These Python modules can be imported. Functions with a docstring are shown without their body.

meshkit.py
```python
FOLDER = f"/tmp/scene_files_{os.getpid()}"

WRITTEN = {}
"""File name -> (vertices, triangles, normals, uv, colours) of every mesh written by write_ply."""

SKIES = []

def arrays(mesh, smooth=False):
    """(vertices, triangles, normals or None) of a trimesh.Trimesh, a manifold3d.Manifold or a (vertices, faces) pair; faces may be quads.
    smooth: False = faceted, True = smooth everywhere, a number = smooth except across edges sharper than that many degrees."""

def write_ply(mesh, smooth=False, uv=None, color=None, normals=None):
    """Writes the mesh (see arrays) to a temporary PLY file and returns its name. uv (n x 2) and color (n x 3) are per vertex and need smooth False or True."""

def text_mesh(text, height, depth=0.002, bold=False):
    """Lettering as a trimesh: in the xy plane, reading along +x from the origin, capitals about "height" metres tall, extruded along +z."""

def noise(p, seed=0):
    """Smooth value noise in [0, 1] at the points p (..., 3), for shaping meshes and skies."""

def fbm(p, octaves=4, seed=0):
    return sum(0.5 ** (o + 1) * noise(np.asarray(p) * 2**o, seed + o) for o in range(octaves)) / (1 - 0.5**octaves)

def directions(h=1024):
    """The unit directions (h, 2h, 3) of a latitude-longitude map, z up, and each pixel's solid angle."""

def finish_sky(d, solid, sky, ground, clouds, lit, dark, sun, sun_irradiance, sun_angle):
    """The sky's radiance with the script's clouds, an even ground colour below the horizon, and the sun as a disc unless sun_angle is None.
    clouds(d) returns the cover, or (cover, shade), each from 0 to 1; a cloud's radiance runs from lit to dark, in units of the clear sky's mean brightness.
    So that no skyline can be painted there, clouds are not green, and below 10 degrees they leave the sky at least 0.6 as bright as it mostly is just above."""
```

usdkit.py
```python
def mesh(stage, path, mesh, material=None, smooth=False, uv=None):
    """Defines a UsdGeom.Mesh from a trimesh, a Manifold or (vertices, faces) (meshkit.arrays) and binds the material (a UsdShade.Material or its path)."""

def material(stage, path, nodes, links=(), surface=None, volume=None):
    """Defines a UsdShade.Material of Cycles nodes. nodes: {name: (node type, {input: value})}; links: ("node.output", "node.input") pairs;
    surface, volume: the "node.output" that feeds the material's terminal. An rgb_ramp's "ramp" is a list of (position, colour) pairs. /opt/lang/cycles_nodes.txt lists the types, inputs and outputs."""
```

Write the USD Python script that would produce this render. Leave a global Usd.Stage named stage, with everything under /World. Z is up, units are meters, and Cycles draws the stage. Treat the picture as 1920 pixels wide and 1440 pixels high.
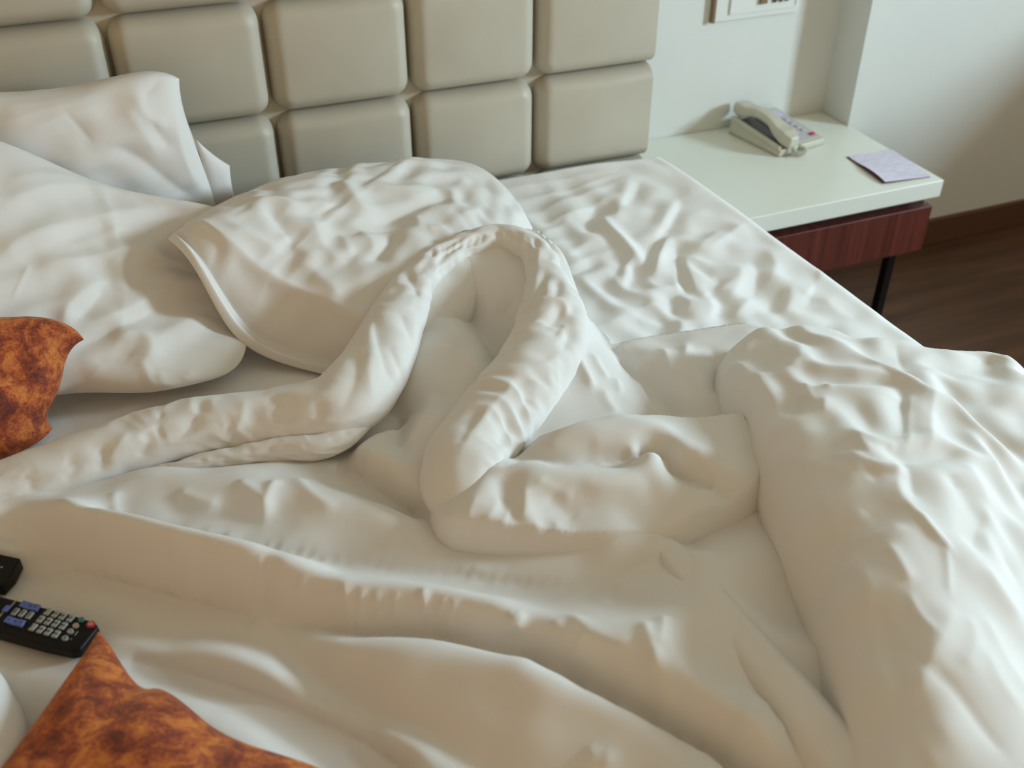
import math
import numpy as np
import trimesh, manifold3d
import usdkit, meshkit
import scipy.sparse as sp
import scipy.sparse.linalg as spl
from scipy.ndimage import gaussian_filter, map_coordinates, zoom as ndzoom
from pxr import Usd, UsdGeom, UsdLux, UsdShade, Sdf, Gf

stage = Usd.Stage.CreateInMemory()
UsdGeom.SetStageUpAxis(stage, UsdGeom.Tokens.z)
UsdGeom.SetStageMetersPerUnit(stage, 1.0)
UsdGeom.Xform.Define(stage, '/World')
UsdGeom.Scope.Define(stage, '/World/Looks')

# ------------------------------------------------------------------ camera
F_PX, PITCH, YAW = 1933.0, math.radians(35.8), math.radians(21.9)
CAM = np.array([0.0, -2.085, 1.54])
FW = np.array([math.sin(YAW) * math.cos(PITCH), math.cos(YAW) * math.cos(PITCH), -math.sin(PITCH)])
RT = np.array([math.cos(YAW), -math.sin(YAW), 0.0])
UP = np.cross(RT, FW)
cam = UsdGeom.Camera.Define(stage, '/World/camera')
m = np.eye(4)
m[0, :3], m[1, :3], m[2, :3], m[3, :3] = RT, UP, -FW, CAM
cam.AddTransformOp().Set(Gf.Matrix4d(*m.ravel().tolist()))
cam.CreateHorizontalApertureAttr(36.0)
cam.CreateVerticalApertureAttr(27.0)
cam.CreateFocalLengthAttr(36.0 * F_PX / 1920.0)
cam.CreateClippingRangeAttr(Gf.Vec2f(0.05, 50))
cam.CreateFStopAttr(3.6)
cam.CreateFocusDistanceAttr(1.62)
cam.CreateExposureAttr(-0.83)

# ------------------------------------------------------------------ light: daylight through the window on the right, warm dim room elsewhere
WIN_X, WIN_Y, WIN_Z, WIN_W, WIN_H = 3.7, -1.70, 1.58, 0.60, 0.70
sun = UsdLux.RectLight.Define(stage, '/World/window_daylight')
sun.CreateWidthAttr(WIN_W)
sun.CreateHeightAttr(WIN_H)
sun.CreateIntensityAttr(204.0)
sun.CreateColorAttr(Gf.Vec3f(0.64, 0.86, 1.0))
sun.AddTranslateOp().Set(Gf.Vec3d(WIN_X + 0.16, WIN_Y, WIN_Z))
sun.AddRotateYOp().Set(90.0)
sun.AddRotateZOp().Set(90.0)
dome = UsdLux.DomeLight.Define(stage, '/World/room_glow')
dome.CreateIntensityAttr(0.40)
dome.CreateColorAttr(Gf.Vec3f(1.0, 0.74, 0.46))

# ------------------------------------------------------------------ helpers
_used = {}


def numbered(parent, name):
    k = (str(parent), name)
    n = _used.get(k, 0)
    _used[k] = n + 1
    return name if n == 0 else f'{name}_{n:03d}'


def obj(name, mesh, mat, parent='/World', smooth=30):
    parent = parent if isinstance(parent, str) else str(parent.GetPath())
    return usdkit.mesh(stage, f'{parent}/{numbered(parent, name)}', mesh, mat, smooth).GetPrim()


def tag(p, label=None, cat=None, group=None, kind=None):
    for k, v in (('label', label), ('category', cat), ('group', group), ('kind', kind)):
        if v:
            p.SetCustomDataByKey(k, v)
    return p


def thing(name, label, cat, loc=(0, 0, 0), group=None):
    x = UsdGeom.Xform.Define(stage, '/World/' + numbered('/World', name))
    x.AddTranslateOp().Set(Gf.Vec3d(*map(float, loc)))
    return tag(x.GetPrim(), label, cat, group)


def struct(name, mesh, mat, smooth=30):
    return tag(obj(name, mesh, mat, smooth=smooth), kind='structure')


def box(x0, x1, y0, y1, z0, z1):
    b = trimesh.creation.box(extents=(x1 - x0, y1 - y0, z1 - z0))
    b.apply_translation(((x0 + x1) / 2, (y0 + y1) / 2, (z0 + z1) / 2))
    return b


def rbox(x0, x1, y0, y1, z0, z1, r=0.004, seg=10):
    """A box with rounded edges."""
    pts = []
    s = trimesh.creation.icosphere(subdivisions=2, radius=r)
    for x in (x0 + r, x1 - r):
        for y in (y0 + r, y1 - r):
            for z in (z0 + r, z1 - r):
                pts.append(s.vertices + (x, y, z))
    return trimesh.convex.convex_hull(np.vstack(pts))


def cat(*ms):
    return trimesh.util.concatenate(list(ms))


def ray(u, v):
    return FW + RT * (u - 960) / F_PX - UP * (v - 720) / F_PX


BED = 0.54


def P(u, v, h):
    """World point seen at pixel (u, v), h cm above the mattress top."""
    r = ray(u, v)
    return CAM + r * ((BED + h / 100.0 - CAM[2]) / r[2])


def PY(u, v, y):
    r = ray(u, v)
    return CAM + r * ((y - CAM[1]) / r[1])


def spline(pts, n):
    """Centripetal-ish Catmull-Rom through pts (k, d), n samples evenly spaced."""
    from scipy.interpolate import PchipInterpolator, CubicSpline
    pts = np.asarray(pts, float)
    d = np.r_[0, np.cumsum(np.maximum(np.linalg.norm(np.diff(pts[:, :3], axis=0), axis=1), 1e-6) ** 0.7)]
    c = CubicSpline(d, pts)
    t = np.linspace(0, d[-1], 40 * len(pts))
    q = c(t)
    L = np.r_[0, np.cumsum(np.linalg.norm(np.diff(q[:, :3], axis=0), axis=1))]
    return np.stack([np.interp(np.linspace(0, L[-1], n), L, q[:, k]) for k in range(q.shape[1])], 1)


def grid_faces(nu, nv, wrap_v=False):
    i, j = np.meshgrid(np.arange(nu - 1), np.arange(nv if wrap_v else nv - 1), indexing='ij')
    j2 = (j + 1) % nv
    a, b, c, d = i * nv + j, (i + 1) * nv + j, (i + 1) * nv + j2, i * nv + j2
    return np.stack([a, b, c, d], -1).reshape(-1, 4)


def fbm2(x, y, seed=0, octaves=3):
    return meshkit.fbm(np.stack([x, y, np.full_like(x, seed * 7.13)], -1), octaves, seed)


def ridged(x, y, ang, la, lb, seed, warp=0.35):
    """Ridge lines running along angle ang: length la, spacing lb. 0..1."""
    c, s = math.cos(ang), math.sin(ang)
    a, b = x * c + y * s, -x * s + y * c
    w = fbm2(x / la * 2.2, y / la * 2.2, seed + 50, 2) - 0.5
    n = meshkit.noise(np.stack([a / la, b / lb + w * warp * la / lb, np.full_like(a, seed * 3.7)], -1), seed)
    return (1 - np.abs(2 * n - 1)) ** 2


def crumple(x, y, seed=0, scale=1.0, angles=(0.4, 1.5, 2.6), spread=1.0):
    out = 0
    for k, a in enumerate(angles):
        out = out + ridged(x, y, a, 0.14 * scale, 0.045 * scale, seed + 11 * k, 0.5)
    return out / len(angles)


def seg_dist(x, y, line):
    """Distance to a polyline (k, 2), and position 0..1 along it, and signed side."""
    best = np.full(x.shape, 1e9)
    pos = np.zeros(x.shape)
    side = np.zeros(x.shape)
    L = np.r_[0, np.cumsum(np.linalg.norm(np.diff(line, axis=0), axis=1))]
    for k in range(len(line) - 1):
        p, q = line[k], line[k + 1]
        d = q - p
        ll = d @ d + 1e-12
        t = np.clip(((x - p[0]) * d[0] + (y - p[1]) * d[1]) / ll, 0, 1)
        ex, ey = x - p[0] - t * d[0], y - p[1] - t * d[1]
        r = np.hypot(ex, ey)
        w = r < best
        best = np.where(w, r, best)
        pos = np.where(w, (L[k] + t * math.sqrt(ll)) / L[-1], pos)
        side = np.where(w, np.sign(d[0] * ey - d[1] * ex), side)
    return best, pos, side


def poly_sdf(x, y, poly):
    """Signed distance to a closed polygon, positive inside."""
    import shapely
    line = np.vstack([poly, poly[:1]])
    d, _, _ = seg_dist(x, y, line)
    ins = shapely.contains_xy(shapely.Polygon(poly), x, y)
    return np.where(ins, d, -d)




def _lap(D):
    L = -4 * D
    L[1:] += D[:-1]
    L[0] += D[0]
    L[:-1] += D[1:]
    L[-1] += D[-1]
    L[:, 1:] += D[:, :-1]
    L[:, 0] += D[:, 0]
    L[:, :-1] += D[:, 1:]
    L[:, -1] += D[:, -1]
    return L


def _resample(A, n0, n1):
    gi, gj = np.meshgrid(np.linspace(0, A.shape[0] - 1, n0), np.linspace(0, A.shape[1] - 1, n1), indexing='ij')
    return np.stack([map_coordinates(A[..., k], [gi, gj], order=3, mode='nearest') for k in range(A.shape[-1])], -1).astype(np.float32)


def buckle(base, ex, maxd, levels, seed=1, amp=0.004, start=None):
    """Wrinkles of cloth with a little too much length: relaxes the grid from coarse to fine until its edges are (1 + ex) times as long as the base's.
    levels: (coarsening, length surplus, rounds, bending). start: displacement along +normal to begin from."""
    n0, n1 = base.shape[:2]
    base = base.astype(np.float32)
    D = None
    ex = np.broadcast_to(np.asarray(ex, np.float32), (n0, n1, 2))
    maxd = np.broadcast_to(np.asarray(maxd, np.float32), (n0, n1))
    nrm = np.cross(np.gradient(base, axis=0), np.gradient(base, axis=1))
    nrm /= np.linalg.norm(nrm, axis=-1, keepdims=True) + 1e-12
    for f, e, rounds, be in levels:
        m0, m1 = max(4, (n0 - 1) // f + 1), max(4, (n1 - 1) // f + 1)
        b, E, mx = _resample(base, m0, m1), _resample(ex, m0, m1) * e, np.maximum(_resample(maxd[..., None], m0, m1), 0)
        if D is None:
            g = gaussian_filter(np.random.default_rng(seed).standard_normal((m0, m1)), 1.5)
            D = _resample(nrm, m0, m1) * (amp * g / g.std())[..., None].astype(np.float32)
            if start is not None:
                D = D + _resample(gaussian_filter(nrm * start[..., None], (0.35 * f, 0.35 * f, 0)), m0, m1)
        else:
            D = _resample(D, m0, m1)
        cons = []
        for di, dj, st in ((1, 0, 1), (0, 1, 1), (1, 1, 0.6), (1, -1, 0.6)):
            p = (slice(0, m0 - di), slice(max(0, -dj), m1 - max(0, dj)))
            q = (slice(di, m0), slice(max(0, dj), m1 - max(0, -dj)))
            w = np.array([di, abs(dj)], np.float32) / (di + abs(dj))
            cons.append((p, q, np.linalg.norm(b[q] - b[p], axis=-1) * (1 + (E[p] * w).sum(-1)), st))
        Q = b + D
        for _ in range(rounds):
            acc = np.zeros_like(Q)
            for p, q, rest, st in cons:
                d = Q[q] - Q[p]
                ln = np.sqrt((d * d).sum(-1)) + 1e-9
                d *= (0.21 * st * (ln - rest) / ln)[..., None]
                acc[p] += d
                acc[q] -= d
            D = Q + acc - b
            D -= be / 16 * _lap(_lap(D))
            ln = np.sqrt((D * D).sum(-1, keepdims=True)) + 1e-9
            D *= np.minimum(1, mx / ln)
            Q = b + D
        D = Q - b
    return D


class Field:
    """A cloth height field h(x, y) in metres above the mattress, bent to pass through traced fold lines."""

    def __init__(self, x0, x1, y0, y1, step=0.008, fine=0.004):
        self.x0, self.y0, self.s = x0, y0, step
        self.nx, self.ny = int(round((x1 - x0) / step)) + 1, int(round((y1 - y0) / step)) + 1
        self.k = int(round(step / fine))
        self.rows = []
        self.creases = []

    def line(self, pts, w=1.0, crease=False):
        """pts: (u, v, h cm) pixels at a height."""
        q = np.array([[*P(u, v, h)[:2], h / 100.0] for u, v, h in pts])
        self.world(q, w, crease)
        return q

    def cliff(self, pts, dh, dv, w=1.2):
        """A fold's foot with its face rising steeply behind it."""
        self.line(pts, w, True)
        self.line([(u, v - dv, h + dh) for u, v, h in pts], 0.9)

    def world(self, q, w=1.0, crease=False):
        out = [q[:1]]
        for a, b in zip(q[:-1], q[1:]):
            n = max(1, int(np.linalg.norm((b - a)[:2]) / self.s / 0.7))
            out.append(a + (b - a) * (np.arange(1, n + 1) / n)[:, None])
        q = np.vstack(out)
        self.rows.append(np.c_[q, np.full(len(q), w)])
        if crease:
            self.creases.append(q[:, :2])

    def solve(self, bend=1.0, stretch=0.02):
        nx, ny, s = self.nx, self.ny, self.s
        N = nx * ny
        idx = np.arange(N).reshape(nx, ny)
        soft = np.ones((nx, ny))
        for c in self.creases:
            i = np.clip(np.round((c[:, 0] - self.x0) / s).astype(int), 0, nx - 1)
            j = np.clip(np.round((c[:, 1] - self.y0) / s).astype(int), 0, ny - 1)
            soft[i, j] = 0.03

        def diff2(a, b, c, wt):
            n = len(a)
            r = np.arange(n)
            w = np.sqrt(wt * bend)
            return sp.csr_matrix((np.r_[w, -2 * w, w], (np.r_[r, r, r], np.r_[a, b, c])), (n, N))

        A = [diff2(idx[:-2].ravel(), idx[1:-1].ravel(), idx[2:].ravel(), soft[1:-1].ravel()),
             diff2(idx[:, :-2].ravel(), idx[:, 1:-1].ravel(), idx[:, 2:].ravel(), soft[:, 1:-1].ravel())]
        for a, b in ((idx[:-1].ravel(), idx[1:].ravel()), (idx[:, :-1].ravel(), idx[:, 1:].ravel())):
            n = len(a)
            r = np.arange(n)
            w = np.full(n, math.sqrt(stretch))
            A.append(sp.csr_matrix((np.r_[w, -w], (np.r_[r, r], np.r_[a, b])), (n, N)))
        M = sum(a.T @ a for a in A)
        d = np.vstack(self.rows)
        fx, fy = (d[:, 0] - self.x0) / s, (d[:, 1] - self.y0) / s
        ok = (fx > 0) & (fx < nx - 1.001) & (fy > 0) & (fy < ny - 1.001)
        d, fx, fy = d[ok], fx[ok], fy[ok]
        i, j = fx.astype(int), fy.astype(int)
        a, b = fx - i, fy - j
        n = len(d)
        r = np.arange(n)
        B = sp.csr_matrix((np.r_[(1 - a) * (1 - b), a * (1 - b), (1 - a) * b, a * b], (np.r_[r, r, r, r], np.r_[idx[i, j], idx[i + 1, j], idx[i, j + 1], idx[i + 1, j + 1]])), (n, N))
        W = sp.diags(d[:, 3] * 3.0)
        M = (M + B.T @ W @ B + 1e-9 * sp.eye(N)).tocsc()
        h = spl.spsolve(M, B.T @ (W @ d[:, 2])).reshape(nx, ny)
        k = self.k
        X = self.x0 + np.arange((nx - 1) * k + 1) * s / k
        Y = self.y0 + np.arange((ny - 1) * k + 1) * s / k
        self.X, self.Y = np.meshgrid(X, Y, indexing='ij')
        gi, gj = (self.X - self.x0) / s, (self.Y - self.y0) / s
        h = gaussian_filter(h, 0.55)
        self.h = map_coordinates(h, [gi, gj], order=3, mode='nearest')
        self.D = None
        return self.h

    def at(self, x, y):
        s = self.s / self.k
        return map_coordinates(self.h, [(np.asarray(x) - self.x0) / s, (np.asarray(y) - self.y0) / s], order=1, mode='nearest')

    def grid_at(self, x, y):
        s = self.s / self.k
        return map_coordinates(self.add, [(x - self.x0) / s, (y - self.y0) / s], order=1, mode='constant')

    def hit(self, u, v, guess=4.0):
        """World (x, y) of the surface point behind a pixel."""
        h = guess
        for _ in range(12):
            p = P(u, v, h)
            h = 0.5 * h + 50 * float(self.at([p[0]], [p[1]])[0])
        return P(u, v, h)[:2]

    def strokes(self, items):
        """Fine wrinkles: (pixels, height mm, width mm[, lean]) each a ridge along a traced line."""
        add = np.zeros_like(self.h)
        s = self.s / self.k
        for it in items:
            px, amp, wid = it[:3]
            q = np.array([self.hit(*p) for p in px])
            if len(q) > 2:
                q = spline(np.c_[q, np.zeros(len(q))], 12)[:, :2]
            mrg = wid * 0.004
            i0, j0 = np.maximum(((q.min(0) - mrg - [self.x0, self.y0]) / s).astype(int), 0)
            i1, j1 = ((q.max(0) + mrg - [self.x0, self.y0]) / s).astype(int) + 2
            sl = (slice(i0, max(i1, i0)), slice(j0, max(j1, j0)))
            X, Y = self.X[sl], self.Y[sl]
            if X.size == 0:
                continue
            d, t, side = seg_dist(X, Y, q)
            prof = np.exp(-(d / (wid * 0.001)) ** 1.6)
            taper = np.clip(np.minimum(t, 1 - t) * 4.5, 0, 1)
            taper = 0.12 + 0.88 * taper * taper * (3 - 2 * taper)
            add[sl] += amp * 0.001 * prof * taper
        self.add = add

    def wrinkle(self, ex, maxd, levels, seed=1, amp=0.004, gain=1.0, keep=0.4):
        start = gain * self.add if hasattr(self, 'add') else None
        self.D = buckle(np.stack([self.X, self.Y, self.h], -1), ex, maxd, levels, seed, amp, start)
        if start is not None:
            nr = np.stack([-np.gradient(self.h, axis=0), -np.gradient(self.h, axis=1), np.full(self.h.shape, self.s / self.k)], -1)
            self.D = self.D + (nr / np.linalg.norm(nr, axis=-1, keepdims=True)) * (keep * self.add)[..., None]

    def mesh(self, poly=None, edge=None, floor=None, thick=0.03):
        """Triangles inside the polygon, its border snapped to the polygon. edge: (radius, drop) rounds the border down."""
        X, Y, h = self.X.copy(), self.Y.copy(), self.h.copy()
        s = self.s / self.k
        nx, ny = X.shape
        keep = np.ones(X.shape, bool)
        if poly is not None:
            sd = poly_sdf(X, Y, poly)
            if edge:
                r, drop = edge
                t = np.clip(sd / r, 0, 1)
                h = h - drop * (1 - np.sqrt(np.clip(1 - (1 - t) ** 2, 0, 1)))
            gx, gy = np.gradient(sd, s)
            g2 = np.maximum(np.hypot(gx, gy), 0.3)
            near = (np.abs(sd) < 0.75 * s)
            X = np.where(near, X - sd * gx / g2 ** 2, X)
            Y = np.where(near, Y - sd * gy / g2 ** 2, Y)
            if edge:
                h = np.where(near, self.h - drop, h)
            keep = sd > -0.75 * s
            if edge:
                soft = keep & ~near & (sd > 0) & (sd < 0.8 * edge[0])
                for _ in range(8):
                    av = [(np.roll(q, 1, 0) + np.roll(q, -1, 0) + np.roll(q, 1, 1) + np.roll(q, -1, 1)) / 4 for q in (X, Y, h)]
                    X, Y, h = (np.where(soft, a_, q) for a_, q in zip(av, (X, Y, h)))
        if floor is not None:
            keep &= h > floor
        V = np.stack([X, Y, BED + h], -1)
        if self.D is not None:
            V = V + self.D * (np.clip(sd / 0.02, 0, 1) if poly is not None else np.ones(X.shape))[..., None]
        V = V.reshape(-1, 3)
        F = grid_faces(nx, ny)
        K = keep.ravel()
        F = F[K[F].all(1)]
        used = np.unique(F)
        re = np.zeros(len(V), int)
        re[used] = np.arange(len(used))
        V, F = V[used], re[F]
        # underside: close the cloth a little below its top
        lo = V.copy()
        lo[:, 2] = np.where(V[:, 0] < 1.205, np.maximum(np.minimum(V[:, 2] - 0.002, BED + 0.006), V[:, 2] - thick), V[:, 2] - 0.02)
        e = np.vstack([F[:, [0, 1]], F[:, [1, 2]], F[:, [2, 3]], F[:, [3, 0]]])
        es = np.sort(e, 1)
        _, first, cnt = np.unique(es[:, 0].astype(np.int64) * len(V) + es[:, 1], return_index=True, return_counts=True)
        rim = e[first[cnt == 1]]
        n = len(V)
        return np.vstack([V, lo]), np.vstack([F, F[:, ::-1] + n, np.stack([rim[:, 1], rim[:, 0], rim[:, 0] + n, rim[:, 1] + n], 1)])


def to_pixel(V):
    d = V - CAM
    z = d @ FW
    return np.stack([960 + F_PX * (d @ RT) / z, 720 - F_PX * (d @ UP) / z], -1), z


def surf_strokes(G, items):
    """Ridge height over a grid surface for wrinkles traced as (pixels, mm high, mm wide)."""
    px, z = to_pixel(G.reshape(-1, 3))
    V = G.reshape(-1, 3)
    out = np.zeros(len(V))
    for pts, amp, wid in items:
        q = []
        for p in pts:
            d = np.hypot(px[:, 0] - p[0], px[:, 1] - p[1])
            c = np.flatnonzero(d < d.min() + 5)
            q.append(V[c[np.argmin(z[c])]])
        q = np.array(q)
        q = spline(q, 14) if len(q) > 2 else q
        w = wid * 0.001
        lo, hi = q.min(0) - 3 * w, q.max(0) + 3 * w
        sel = np.flatnonzero(((V > lo) & (V < hi)).all(1))
        if not len(sel):
            continue
        best, pos = np.full(len(sel), 1e9), np.zeros(len(sel))
        for k in range(len(q) - 1):
            d = q[k + 1] - q[k]
            t = np.clip(((V[sel] - q[k]) @ d) / (d @ d + 1e-12), 0, 1)
            r = np.linalg.norm(V[sel] - q[k] - t[:, None] * d, axis=1)
            m_ = r < best
            best, pos = np.where(m_, r, best), np.where(m_, (k + t) / (len(q) - 1), pos)
        tp = np.clip(np.minimum(pos, 1 - pos) * 4.5, 0, 1)
        out[sel] += amp * 0.001 * np.exp(-(best / w) ** 1.6) * (0.12 + 0.88 * tp * tp * (3 - 2 * tp))
    return out.reshape(G.shape[:2])


def coons(bottom, top, left, right, nu, nv):
    """Surface patch between four 3-D boundary polylines; u along bottom/top, v along left/right."""
    def rs(c, n):
        c = np.asarray(c, float)
        return spline(c, n) if len(c) > 2 else np.linspace(c[0], c[1], n)
    b, t, l, r = rs(bottom, nu), rs(top, nu), rs(left, nv), rs(right, nv)
    u, v = np.linspace(0, 1, nu)[:, None, None], np.linspace(0, 1, nv)[None, :, None]
    S = (1 - v) * b[:, None] + v * t[:, None] + (1 - u) * l[None] + u * r[None]
    S -= (1 - u) * (1 - v) * b[0] + u * (1 - v) * b[-1] + (1 - u) * v * t[0] + u * v * t[-1]
    return S


def pillow(bottom, top, left, right, front, back, nu=150, nv=120, power=0.5, rim=0.0, wrinkle=None, normal=None, puff=None, prof=None, extra=None):
    """A stuffed pillow: a patch with bulging front and back. rim: flat flange as a share of the half width."""
    S = coons(bottom, top, left, right, nu, nv)
    U, V = np.meshgrid(np.linspace(-1, 1, nu), np.linspace(-1, 1, nv), indexing='ij')
    a = np.clip((1 - np.abs(U)) / (1 - 0) - rim, 0, 1) / (1 - rim)
    b = np.clip((1 - np.abs(V)) - rim, 0, 1) / (1 - rim)
    fu, fv = 1 - (1 - a) ** 2.6, 1 - (1 - b) ** 2.6
    f = (fu * fv) ** power
    if puff is not None:
        f = f * puff(U, V)
    if normal is None:
        du, dv = np.gradient(S, axis=0), np.gradient(S, axis=1)
        n = np.cross(du, dv)
        n /= np.linalg.norm(n, axis=-1, keepdims=True) + 1e-9
        nm = n.mean((0, 1))
        n = 0.35 * n + 0.65 * nm / np.linalg.norm(nm)
        n /= np.linalg.norm(n, axis=-1, keepdims=True)
    else:
        n = np.broadcast_to(np.asarray(normal, float) / np.linalg.norm(normal), S.shape)
    if prof is not None:
        f = prof(U, V, f)
    A = S + n * (front * f + 0.0015)[..., None]
    B = S - n * (back * f + 0.0015)[..., None]
    if wrinkle is not None:
        ex, seed, dirs, amp, lv = wrinkle
        q = S - S.mean((0, 1))
        e1 = S[-1, nv // 2] - S[0, nv // 2]
        e1 /= np.linalg.norm(e1)
        e2 = S[nu // 2, -1] - S[nu // 2, 0]
        e2 /= np.linalg.norm(e2)
        x, y = q @ e1, q @ e2
        st = amp * (sum(ridged(x, y, a, 0.20, 0.055, seed + 7 * i, 0.4) for i, a in enumerate(dirs)) / max(len(dirs), 1) - 0.33)
        ss = surf_strokes(A, extra) if extra is not None else 0 * U
        st = st + 1.2 * ss
        fade = np.clip(np.minimum(1 - np.abs(U), 1 - np.abs(V)) * 9, 0.08, 1)
        A = A + np.cross(e1, e2) * 0.01 * (fbm2(x * 7, y * 7, seed, 2) - 0.5)[..., None] * fade[..., None] + buckle(A, np.asarray(ex), 0.011 * fade, lv, seed, 0.001, st * fade) + np.cross(e1, e2) * (0.5 * ss * fade)[..., None]
    Fa = grid_faces(nu, nv)
    nA = nu * nv
    Fb = Fa[:, ::-1] + nA
    I = np.arange(nA).reshape(nu, nv)
    ring = np.r_[I[:-1, 0], I[-1, :-1], I[:0:-1, -1], I[0, :0:-1]]
    nx = np.roll(ring, -1)
    side = np.stack([ring, ring + nA, nx + nA, nx], 1)
    V3 = np.vstack([A.reshape(-1, 3), B.reshape(-1, 3)])
    return V3, np.vstack([Fa, Fb, side])


def uv_strokes(U, V, items, base=0.0):
    out = np.zeros_like(U) + base
    for pts, amp, wid in items:
        q = np.asarray(pts, float)
        if len(q) > 2:
            q = spline(np.c_[q, np.zeros(len(q))], 14)[:, :2]
        d, t, _ = seg_dist(U, V, q)
        tp = np.clip(np.minimum(t, 1 - t) * 4, 0, 1)
        out += amp * 0.001 * np.exp(-(d / wid) ** 1.7) * (0.1 + 0.9 * tp * tp * (3 - 2 * tp))
    return out


def tube(path, n=520, nt=110, disp=None, flat=1.0, cap=True):
    """Swept roll. path rows (u, v, h cm, radius cm) in pixels/heights or world when wide. Returns vertices, faces."""
    q = spline(path, n)
    c, r = q[:, :3], q[:, 3]
    T = np.gradient(c, axis=0)
    T /= np.linalg.norm(T, axis=1, keepdims=True)
    side = np.cross(T, [0, 0, 1.0])
    side /= np.linalg.norm(side, axis=1, keepdims=True)
    up = np.cross(side, T)
    th = np.linspace(-np.pi / 2, 1.5 * np.pi, nt, endpoint=False)
    L = np.r_[0, np.cumsum(np.linalg.norm(np.diff(c, axis=0), axis=1))]
    S, TH = np.meshgrid(L, th, indexing='ij')
    R = np.repeat(r[:, None], nt, 1)
    if disp is not None:
        R = R + disp(S, TH, R)
    V = c[:, None] + R[..., None] * (np.cos(TH)[..., None] * side[:, None] + flat * np.sin(TH)[..., None] * up[:, None])
    F = grid_faces(n, nt, True)
    V = V.reshape(-1, 3)
    if cap:
        a, b = len(V), len(V) + 1
        V = np.vstack([V, c[0], c[-1]])
        j = np.arange(nt)
        j2 = (j + 1) % nt
        tri = np.vstack([np.stack([j2, j, np.full(nt, a)], 1), np.stack([(n - 1) * nt + j, (n - 1) * nt + j2, np.full(nt, b)], 1)])
        F = np.vstack([F[:, [0, 1, 2]], F[:, [0, 2, 3]], tri])
    return V, F


# ------------------------------------------------------------------ materials
def mat(name, nodes, links, surface='p.BSDF'):
    return usdkit.material(stage, '/World/Looks/' + name, nodes, links, surface=surface)


def plain(name, color, rough=0.5, **kw):
    return mat(name, {'p': ('principled_bsdf', {'base_color': color, 'roughness': rough, **kw})}, [])


def speckled(name, c0, c1, scale, rough=0.6, bump=0.0, bscale=None, detail=4, dist=0.002, **kw):
    nodes = {'tc': ('texture_coordinate', {}), 'n': ('noise_texture', {'scale': scale, 'detail': detail}),
             'r': ('rgb_ramp', {'ramp': [(0.3, c0), (0.7, c1)]}), 'p': ('principled_bsdf', {'roughness': rough, **kw})}
    links = [('tc.object', 'n.vector'), ('n.fac', 'r.fac'), ('r.color', 'p.base_color')]
    if bump:
        nodes['bn'] = ('noise_texture', {'scale': bscale or scale, 'detail': 3})
        nodes['b'] = ('bump', {'strength': bump, 'distance': dist})
        links += [('tc.object', 'bn.vector'), ('bn.fac', 'b.height'), ('b.normal', 'p.normal')]
    return mat(name, nodes, links)


M = {}


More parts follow.
